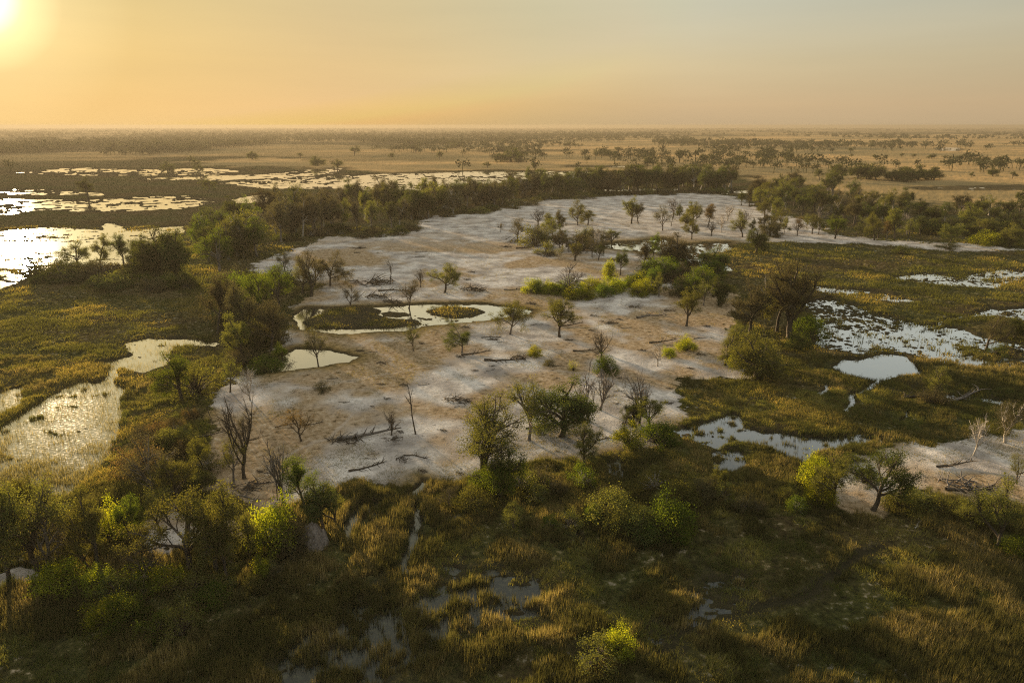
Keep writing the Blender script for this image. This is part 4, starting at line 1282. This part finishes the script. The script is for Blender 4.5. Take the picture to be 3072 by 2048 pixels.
def fallen_log(seed, length, r):
    rng = np.random.default_rng(seed)
    tb = Tubes()
    n = 8
    pts = [np.array([-length / 2, 0, r * .9])]
    d = np.array([1.0, 0, .03])
    for i in range(n):
        d = d + np.array([0, rng.normal() * .16, rng.normal() * .06])
        d /= np.linalg.norm(d)
        q = pts[-1] + d * length / n
        q[2] = max(q[2], r * .5)
        pts.append(q)
    tb.add(pts, np.linspace(r, r * .3, n + 1), 7)
    for k in range(12):
        i = rng.integers(2, n)
        b = [pts[i]]
        dd = np.array([rng.uniform(.2, 1), rng.normal() * .9, rng.uniform(.0, .9)])
        dd /= np.linalg.norm(dd)
        L = length * rng.uniform(.12, .3)
        for j in range(4):
            dd = dd + rng.normal(size=3) * .25
            dd[2] -= .05
            dd /= np.linalg.norm(dd)
            q = b[-1] + dd * L / 4
            q[2] = max(q[2], .04)
            b.append(q)
        tb.add(b, np.linspace(r * .42, r * .1, 5), 4)
    V, F = tb.arrays()
    return mesh_quads('fallen_log', V, F, None, smooth=True)


def brush(seed):
    rng = np.random.default_rng(seed)
    tb = Tubes()
    for k in range(46):
        a = rng.uniform(0, 6.28)
        c = np.array([rng.normal() * .9, rng.normal() * .5, rng.uniform(.05, .35)])
        dd = np.array([math.cos(a), math.sin(a), rng.uniform(-.1, .45)])
        L = rng.uniform(.5, 1.8)
        b = [c]
        for j in range(3):
            dd = dd + rng.normal(size=3) * .25
            dd /= np.linalg.norm(dd)
            q = b[-1] + dd * L / 3
            q[2] = max(q[2], .03)
            b.append(q)
        tb.add(b, np.linspace(.07, .02, 4) * rng.uniform(.6, 1.3), 4)
    V, F = tb.arrays()
    return mesh_quads('brush_heap', V, F, None, smooth=True)


LOGM = [fallen_log(s, 9.0, .30) for s in (1, 2, 3)]
BRM = [brush(s) for s in (4, 5, 6)]
for m_ in LOGM + BRM:
    m_.materials.append(M['grey'])


def wood(x, y, size, kind, i, label, mat='bark', rz=None, group=None):
    """size = length in study units across the picture"""
    gx, gy = gp(x, y)
    m_per = math.hypot(gx, gy) / math.cos(math.atan2(gx, gy)) / (FPX / K) * 1.02
    L = size * m_per
    me_ = (LOGM if kind == 'log' else BRM)[i % 3]
    o = bpy.data.objects.new('fallen_log' if kind == 'log' else 'brush_heap', me_)
    C.objects.link(o)
    s = L / (9.0 if kind == 'log' else 4.2)
    o.location = (gx, gy, ground_z(gx, gy) - .03)
    o.rotation_euler = (0, 0, random.uniform(-.4, .4) if rz is None else rz)
    o.scale = (s, s, s * (1 if kind == 'log' else .75))
    set_mat(o, M[mat])
    o['label'] = label
    o['category'] = 'fallen log' if kind == 'log' else 'brush heap'
    if group:
        o['group'] = group


W = [
    (850, 1008, 150, 'log', 0, "longest fallen tree lying on the pale lower flat", 'grey', .1),
    (790, 1015, 90, 'heap', 0, "dark brush heap at the thick end of the longest fallen tree", 'bark', None),
    (905, 1010, 50, 'heap', 1, "brush heap below the tall double snag", 'bark', None),
    (846, 1078, 92, 'log', 1, "thick splintered log on sand above the marsh grass islet", 'bark', .35),
    (955, 1052, 66, 'log', 2, "slender forked branch lying below the longest fallen tree", 'bark', -.3),
    (925, 1056, 46, 'heap', 2, "low twig heap beside the slender forked branch", 'bark', None),
    (1050, 922, 80, 'heap', 0, "wide brush heap over a pale mound, middle of the lower flat", 'bark', None),
    (889, 915, 20, 'heap', 1, "tiny twig heap left of the tall double snag's top", 'bark', None),
    (1095, 815, 74, 'log', 0, "fallen branch at the foot of the small dark-leaved tree", 'bark', .05),
    (1160, 830, 100, 'log', 1, "long fallen branches below the forked flat-topped tree", 'bark', -.1),
    (1195, 822, 50, 'heap', 2, "brush heap at the end of the long fallen branches", 'bark', None),
    (1130, 775, 50, 'log', 2, "curved fallen limb left of the forked flat-topped tree", 'bark', .1),
    (1130, 780, 34, 'heap', 0, "reddish twig heap below the curved fallen limb", 'bark', None),
    (1315, 748, 60, 'log', 0, "dead limb on the ground right of the spreading green tree", 'bark', .1),
    (1345, 806, 60, 'log', 1, "dark log left of the bush-wrapped bare tree", 'bark', 0),
    (1400, 742, 44, 'heap', 1, "brush heap on sand right of the spreading green tree", 'bark', None),
    (1455, 705, 34, 'heap', 2, "brush heap in front of the central woods", 'bark', None),
    (1500, 728, 80, 'log', 2, "pale fallen trunk with a grey mound, right part of the flat", 'grey', .3),
    (1525, 788, 66, 'log', 0, "thin dark log left of the yellow-green bush", 'bark', 0),
    (1085, 668, 70, 'heap', 0, "dark brush heap right of the lone round tree", 'bark', None),
    (1180, 666, 46, 'log', 1, "dark log left of the row of lime bushes", 'bark', .05),
    (860, 652, 100, 'heap', 1, "long dark brush heap at the foot of the leafless snag", 'bark', None),
    (905, 670, 70, 'log', 2, "fallen branch below the leafless snag", 'bark', 0),
    (865, 682, 66, 'heap', 2, "low brush left above the island pool", 'bark', None),
    (900, 695, 60, 'heap', 0, "low brush at the rim of the island pool", 'bark', None),
    (1210, 572, 50, 'log', 0, "dark log on the grey flat left of the grove", 'bark', 0),
    (1260, 588, 60, 'heap', 1, "brush heap at the lower left of the grove", 'bark', None),
    (1195, 557, 70, 'heap', 2, "flat brush under the brown tree at the grove's left end", 'bark', None),
    (1490, 612, 50, 'heap', 0, "grey brush heap in front of the dark brown lagoon tree", 'grey', None),
    (575, 1120, 90, 'heap', 1, "brush heap round the foot of the tallest bare tree", 'bark', None),
    (560, 1148, 80, 'log', 2, "grey fallen limb below the tallest bare tree", 'grey', -.3),
    (480, 1005, 60, 'log', 0, "thin fallen branch at the left rim of the flat", 'bark', .2),
    (720, 975, 46, 'log', 1, "thin fallen branch left of the small reddish tree", 'bark', .3),
    (660, 978, 50, 'log', 2, "thin branch lying right above the bare trees", 'bark', .4),
    (2220, 1122, 100, 'heap', 0, "large tangle of dead branches on the white sand, right", 'grey', None),
    (2200, 1075, 70, 'log', 0, "thin dead limb above the large tangle of dead branches", 'bark', 0),
    (2240, 1130, 90, 'log', 1, "dark trunk lying through the large tangle of dead branches", 'bark', -.1),
    (2100, 915, 80, 'log', 2, "fallen dark trunk left of the scrub mound in the marsh", 'bark', .35),
    (2225, 918, 90, 'log', 0, "fallen grey trunk right of the scrub mound in the marsh", 'grey', .3),
    (2110, 1205, 36, 'log', 1, "white broken branch in the shade below the big two-trunked tree", 'pale', .7),
    (2235, 1260, 60, 'log', 2, "pale trunk slanting down beside the lower right open tree", 'pale', -1.0),
    (1240, 985, 70, 'log', 0, "dark log across the foot of the open-branched tree", 'bark', 0),
    (1190, 1130, 60, 'log', 1, "pale dead branches at the foot of the green thicket tree", 'pale', .5),
    (1400, 1010, 60, 'log', 2, "crooked dark limb below the short thick stump", 'bark', .2),
    (300, 1222, 60, 'heap', 2, "brush heap on the brownish sand of the lower left", 'bark', None),
    (350, 1260, 56, 'log', 0, "thin pale log on the brownish sand, lower left", 'grey', .1),
    (45, 1290, 60, 'log', 1, "white curved dead trunk under the trees at the left edge", 'pale', -.7),
    (320, 1150, 40, 'log', 2, "leaning pale limb at the foot of the brown half-bare tree", 'pale', -.4),
]
for w_ in W:
    wood(w_[0], w_[1], w_[2], w_[3], w_[4], w_[5], w_[6], w_[7])
rr_ = random.Random(5)
flatpoly = SAND[0]
fp = np.array(flatpoly, float)
cnt = 0
while cnt < 80:
    x, y = rr_.uniform(540, 1680), rr_.uniform(560, 1090)
    gx, gy = gp(x, y)
    hh = land(np.array([gx]), np.array([gy]))
    if hh[1][0] < .9 or hh[3][0] > .05:
        continue
    cnt += 1
    wood(x, y, rr_.uniform(14, 34), rr_.choice(['log', 'heap', 'heap']), cnt, "small scrap of dead wood lying on the pale flat", 'bark', group="scraps of dead wood on the flat")


def mound(x, y, w, h, label, kind, seed):
    rng = np.random.default_rng(seed)
    gx, gy = gp(x, y)
    dist = math.hypot(gx, gy)
    m_per = dist / (FPX / K) * 1.05
    R_, Hh = w * m_per * .5, v_height(x, y, h)
    nr, na = 22, 48
    V, F = [], []
    for i in range(nr + 1):
        t = i / nr
        for j in range(na):
            a = j / na * 2 * math.pi
            rad = R_ * t
            px_, py_ = rad * math.cos(a), rad * math.sin(a)
            if kind == 'cone':
                z = Hh * max(0, (1 - t)) ** 1.5
            else:
                z = Hh * (1 - t ** 1.7)
            V.append((px_, py_, z))
            if i < nr:
                F.append((i * na + j, (i + 1) * na + j, (i + 1) * na + (j + 1) % na, i * na + (j + 1) % na))
    V = np.array(V)
    nz = fbm(V[:, 0] + seed * 7, V[:, 1], max(R_ * .28, .25), 5, seed, .62) - .5
    V[:, 2] += nz * Hh * .8 * np.minimum(1, V[:, 2] / (Hh * .3) + .1)
    V[:, 2] -= .12
    me_ = mesh_quads('termite_mound', V, np.array(F), M['mound'], smooth=True)
    o = bpy.data.objects.new('termite_mound', me_)
    C.objects.link(o)
    o.location = (gx, gy, ground_z(gx, gy))
    o['label'] = label
    o['category'] = 'termite mound'


mound(719, 1250, 78, 50, "large grey clay dome beside the lime-topped tree", 'dome', 2)
mound(1381, 864, 26, 20, "pale pointed clay cone beside the bright green bush", 'cone', 3)


# ------------------------------------------------------------------ reeds, marsh grass, far woods (nobody could count them)
def scatter(n, xr, yr, rng, accept):
    x = rng.uniform(xr[0], xr[1], n)
    y = rng.uniform(yr[0], yr[1], n)
    d = px_dir(0, 0)
    u, v = x * K - 512.0, 341.0 - y * K
    c, s = math.cos(PITCH), math.sin(PITCH)
    dx, dy, dz = u, FPX * c + v * s, -FPX * s + v * c
    t = (H_CAM - .3) / -dz
    return dx * t, dy * t, x, y


def world_scatter(n, x0, x1, y0, y1, rng):
    return rng.uniform(x0, x1, n), rng.uniform(y0, y1, n)


def blades(X, Y, Z, hgt, nb, wid, spread, rng, lean=.25):
    """nb upright pointed blades (one triangle each) round each point"""
    n = len(X)
    cx = np.repeat(X, nb) + rng.normal(size=n * nb) * np.repeat(spread, nb)
    cy = np.repeat(Y, nb) + rng.normal(size=n * nb) * np.repeat(spread, nb)
    cz = np.repeat(Z, nb)
    h = np.repeat(hgt, nb) * rng.uniform(.45, 1.15, n * nb)
    a = rng.uniform(0, 6.28, n * nb)
    w = np.repeat(wid, nb) * rng.uniform(.6, 1.3, n * nb)
    ux, uy = np.cos(a) * w, np.sin(a) * w
    lx, ly = rng.normal(size=n * nb) * lean * h, rng.normal(size=n * nb) * lean * h
    lx = lx + h * .08
    V = np.empty((n * nb, 3, 3))
    V[:, 0] = np.stack([cx - ux, cy - uy, cz - .1], 1)
    V[:, 1] = np.stack([cx + ux, cy + uy, cz - .1], 1)
    V[:, 2] = np.stack([cx + lx, cy + ly, cz + h], 1)
    F = np.arange(n * nb * 3).reshape(-1, 3)
    return V.reshape(-1, 3), F


def stuff(name, label_mesh, V, F, mat, rnd):
    me_ = mesh_quads(name, V, F, mat, rnd)
    o = bpy.data.objects.new(name, me_)
    C.objects.link(o)
    o['kind'] = 'stuff'
    o['label'] = label_mesh
    o['category'] = 'vegetation'
    return o


rng = np.random.default_rng(11)
# 1 tall reeds of the near marsh
X, Y = world_scatter(230000, -135, 150, 42, 175, rng)
h, sand, tan, wet, shore, dark = land(X, Y)
vis = np.abs(X) < (Y * .80 + 28)
nz = fbm(X, Y, 4.2, 3, 51)
nz2 = fbm(X, Y, 22, 3, 52)
Rr = np.hypot(X, Y)
leftw = (X < -60) & (Y > 85)
keep = vis & (sand < .25) & (dark < .25) & (rng.uniform(size=len(X)) < sstep(.40, .50, nz * .62 + nz2 * .38)) & (h > -.12 - .3 * (nz - .45))
keep &= rng.uniform(size=len(X)) < np.where(Y > 120, .45, 1)
X, Y, h, nz, nz2 = X[keep], Y[keep], h[keep], nz[keep], nz2[keep]
hg = (.35 + 1.25 * sstep(.44, .56, .55 * nz2 + .45 * nz)) * sstep(-.1, .4, nz) * np.where(Y > 105, .62, 1.0)
V, F = blades(X, Y, h, hg, 11, np.full(len(X), .042), np.full(len(X), .20), rng, .15)
cl = np.repeat(np.clip((fbm(X, Y, 6, 3, 53) - .5) * 3.0 + .45, 0, 1), 11)
rv = np.clip(.55 * cl + .5 * rng.uniform(size=len(cl)) ** 1.5, 0, 1)
stuff('reeds', "tall olive and straw reeds filling the near marsh", V, F, M['reed'], rv)
print('reeds', len(F))

# short sedge between the reed beds
X, Y = world_scatter(300000, -135, 150, 42, 150, rng)
h, sand, tan, wet, shore, dark = land(X, Y)
keep = (np.abs(X) < (Y * .80 + 28)) & (sand < .3) & (h > .0) & (dark < .6) & (rng.uniform(size=len(X)) < .25 + .75 * sstep(.35, .6, fbm(X, Y, 2.2, 3, 57)))
X, Y, h = X[keep], Y[keep], h[keep]
n5 = fbm(X, Y, 4, 3, 58)
V, F = blades(X, Y, h, .22 + .6 * sstep(.40, .62, n5), 6, np.full(len(X), .045), np.full(len(X), .22), rng, .5)
cl = np.repeat(np.clip((fbm(X, Y, 9, 3, 59) - .5) * 2.8 + .4, 0, 1), 6)
stuff('sedge', "short dark sedge between the near reed beds", V, F, M['grass'], np.clip(.6 * cl + .4 * rng.uniform(size=len(cl)), 0, 1))

# 2 sparse upright stems standing in the reed water on the left, and in the near ponds
Xs, Ys, sx_, sy_ = scatter(90000, (-150, 420), (760, 1220), rng, None)
h2, sand2, tan2, wet2, shore2, dark2 = land(Xs, Ys)
keep = (h2 < .05) & (wet2 > .5) & (rng.uniform(size=len(Xs)) < .25 + .75 * sstep(.4, .62, fbm(Xs, Ys, 6, 3, 61)))
keep &= rng.uniform(size=len(Xs)) < .22 + .5 * sstep(960, 1110, sy_)
Xs, Ys, h2 = Xs[keep], Ys[keep], np.zeros(keep.sum())
V, F = blades(Xs, Ys, h2, rng.uniform(.5, 1.15, len(Xs)), 4, np.full(len(Xs), .022), np.full(len(Xs), .25), rng, .10)
stuff('water_reeds', "thin reed stems standing in the bright water on the left", V, F, M['reed'], np.clip(.4 + .6 * rng.uniform(size=len(F)), 0, 1))
print('water reeds', len(F))

# 3 low marsh grass over the mid distance
Xg, Yg, gx_, gy_ = scatter(230000, (-350, 2700), (520, 1180), rng, None)
h3, sand3, tan3, wet3, shore3, dark3 = land(Xg, Yg)
R3 = np.hypot(Xg, Yg)
n3_ = fbm(Xg, Yg, 8, 3, 71)
keep = (sand3 < rng.uniform(.1, .95, len(Xg))) & (h3 > .03) & (dark3 < .3) & (R3 > 95) & (rng.uniform(size=len(Xg)) < .2 + .8 * sstep(.4, .6, n3_))
Xg, Yg, h3, R3, n3_ = Xg[keep], Yg[keep], h3[keep], R3[keep], n3_[keep]
hg = (.22 + .55 * sstep(.45, .7, n3_)) * (1 + .0012 * R3)
V, F = blades(Xg, Yg, h3, hg, 6, .03 + .00028 * R3, .28 + .0016 * R3, rng, .5)
cl = np.repeat(np.clip((fbm(Xg, Yg, 16, 3, 73) - .5) * 2.6 + .45, 0, 1), 6)
stuff('marsh_grass', "short olive and golden grass over the marsh", V, F, M['grass'], np.clip(.6 * cl + .45 * rng.uniform(size=len(cl)), 0, 1))
print('grass', len(F))

# 4 wiry dry grass and twigs on the sand flat
Xd, Yd, dx_, dy_ = scatter(150000, (430, 2400), (470, 1190), rng, None)
h4, sand4, tan4, wet4, shore4, dark4 = land(Xd, Yd)
n4 = fbm(Xd, Yd, 10, 4, 81)
keep = (sand4 > .6) & (wet4 < .2) & (rng.uniform(size=len(Xd)) < (.06 + .94 * sstep(.50, .64, n4)))
Xd, Yd, h4 = Xd[keep], Yd[keep], h4[keep]
V, F = blades(Xd, Yd, h4, rng.uniform(.08, .42, len(Xd)), 5, .02 + .00012 * np.hypot(Xd, Yd), np.full(len(Xd), .3), rng, .9)
stuff('dry_grass', "thin dry grass and twigs strewn over the sand flat", V, F, M['grass'], np.clip(.3 + .7 * rng.uniform(size=len(F)), 0, 1))
print('dry', len(F))


# 5 the far woods out to the horizon
def far_woods():
    rng = np.random.default_rng(23)
    n = 70000
    x = rng.uniform(-500, 2850, n)
    y = 294.5 + 106 * rng.uniform(0, 1, n) ** 1.25
    u, v = x * K - 512.0, 341.0 - y * K
    c, s = math.cos(PITCH), math.sin(PITCH)
    dz = -FPX * s + v * c
    ok = dz < -3.0
    x, y, u, v, dz = x[ok], y[ok], u[ok], v[ok], dz[ok]
    t = (H_CAM - .3) / -dz
    X, Y = u * t, (FPX * c + v * s) * t
    R = np.hypot(X, Y)
    n1 = fbm(X * .6, Y * .4, 230, 4, 91)
    n2 = fbm(X / R * 3000, np.log(R) * 3000, 900, 4, 92)
    # dense on the left, open tan plains with bands of trees on the right
    edge = np.interp(x, [-500, 100, 600, 800, 1000, 1200, 1700, 2850], [374, 372, 362, 352, 336, 322, 306, 304])
    dens = np.where(y < edge, .62, np.interp(y, [300, 330, 370, 400], [.40, .14, .05, .02]))
    dens = dens * sstep(.46, .54, n1 * .6 + n2 * .4) * 1.3
    lake = (y > 376) & (x < 1400)
    dens[lake] *= .25
    band = (np.abs(y - 331 - 3 * np.sin(x * .004)) < 5) & (x > 1500)
    dens[band] = np.maximum(dens[band], .55 * sstep(.35, .5, n2[band]))
    k = rng.uniform(size=len(X)) < dens
    X, Y, R, y = X[k], Y[k], R[k], y[k]
    hz = land(X, Y)[0]
    k = hz > .02
    X, Y, R, y, hz = X[k], Y[k], R[k], y[k], hz[k]
    Vs, Fs, Rs, off = [], [], [], 0
    ht = rng.uniform(8, 18, len(X)) * (1 + .25 * (rng.uniform(size=len(X)) < .2))
    for lo, hi, nl in ((0, 1600, 80), (1600, 3000, 40), (3000, 30000, 16)):
        m = (R >= lo) & (R < hi)
        q = m.sum()
        if not q:
            continue
        hh = np.repeat(ht[m], nl)
        lobe = rng.integers(0, 4, q * nl)
        la = rng.uniform(0, 6.28, (q, 4))
        lr = rng.uniform(.1, .42, (q, 4))
        lz = rng.uniform(.5, .85, (q, 4))
        idx = np.repeat(np.arange(q), nl)
        ca, cr, cz = la[idx, lobe], lr[idx, lobe], lz[idx, lobe]
        wd = np.repeat(rng.uniform(.8, 1.6, q), nl)
        Cn = np.stack([np.repeat(X[m], nl) + (np.cos(ca) * cr + rng.normal(size=q * nl) * .15) * hh * wd,
                       np.repeat(Y[m], nl) + (np.sin(ca) * cr + rng.normal(size=q * nl) * .15) * hh * wd,
                       np.repeat(hz[m], nl) + np.maximum((cz + rng.normal(size=q * nl) * .11), .04) * hh], 1)
        LV, LF = leaf_quads(Cn, (hh * {80: .17, 40: .27, 16: .45}[nl])[:, None] * .9 if False else 1.0, rng)
        # scale the unit quads about their centres to each tree's own size
        S = (hh * {80: .18, 40: .27, 16: .5}[nl])
        LV = LV.reshape(-1, 4, 3)
        LV = Cn[:, None, :] + (LV - Cn[:, None, :]) * S[:, None, None]
        Vs.append(LV.reshape(-1, 3))
        Fs.append(LF + off)
        off += len(Vs[-1])
        Rs.append(np.clip(np.repeat(rng.uniform(0, .7, q), nl) + rng.uniform(0, .3, q * nl), 0, 1))
        # trunks
        if nl > 20:
            tx, ty, tz, th_ = X[m], Y[m], hz[m], ht[m]
            TV = np.stack([np.stack([tx - th_ * .03, ty, tz - .1], 1), np.stack([tx + th_ * .03, ty, tz - .1], 1),
                           np.stack([tx + th_ * .02, ty + .1, tz + th_ * .6], 1), np.stack([tx - th_ * .02, ty + .1, tz + th_ * .6], 1)], 1).reshape(-1, 3)
            Vs.append(TV)
            Fs.append(np.arange(len(TV)).reshape(-1, 4) + off)
            off += len(TV)
            Rs.append(np.zeros(len(tx)))
    V, F, Rn = np.concatenate(Vs), np.concatenate(Fs), np.concatenate(Rs)
    print('far trees', len(X), 'faces', len(F))
    stuff('distant_woodland', "grey-green woods stretching to the horizon", V, F, M['far'], Rn)


far_woods()

# ------------------------------------------------------------------ the air
me = bpy.data.meshes.new('haze')
S_, z0, z1 = 16000.0, -2.0, H_CAM + 3.0
vs = [(sx * S_, sy * S_, z) for z in (z0, z1) for sx, sy in ((-1, -1), (1, -1), (1, 1), (-1, 1))]
me.from_pydata(vs, [], [(3, 2, 1, 0), (4, 5, 6, 7), (0, 1, 5, 4), (1, 2, 6, 5), (2, 3, 7, 6), (3, 0, 4, 7)])
m, t, nodes, links = nt("haze")
out = N(nodes, "ShaderNodeOutputMaterial")
vol = N(nodes, "ShaderNodeVolumePrincipled")
vol.inputs['Color'].default_value = (.25, .222, .17, 1)
vol.inputs['Density'].default_value = 0.000135
vol.inputs['Anisotropy'].default_value = 0.28
links.new(vol.outputs[0], out.inputs['Volume'])
me.materials.append(m)
haze = bpy.data.objects.new('haze', me)
C.objects.link(haze)
haze['kind'] = 'stuff'
haze['label'] = "warm haze softening the far plain"
haze['category'] = 'haze'
print('objects', len(C.objects), 'planted', len(PLANTED))
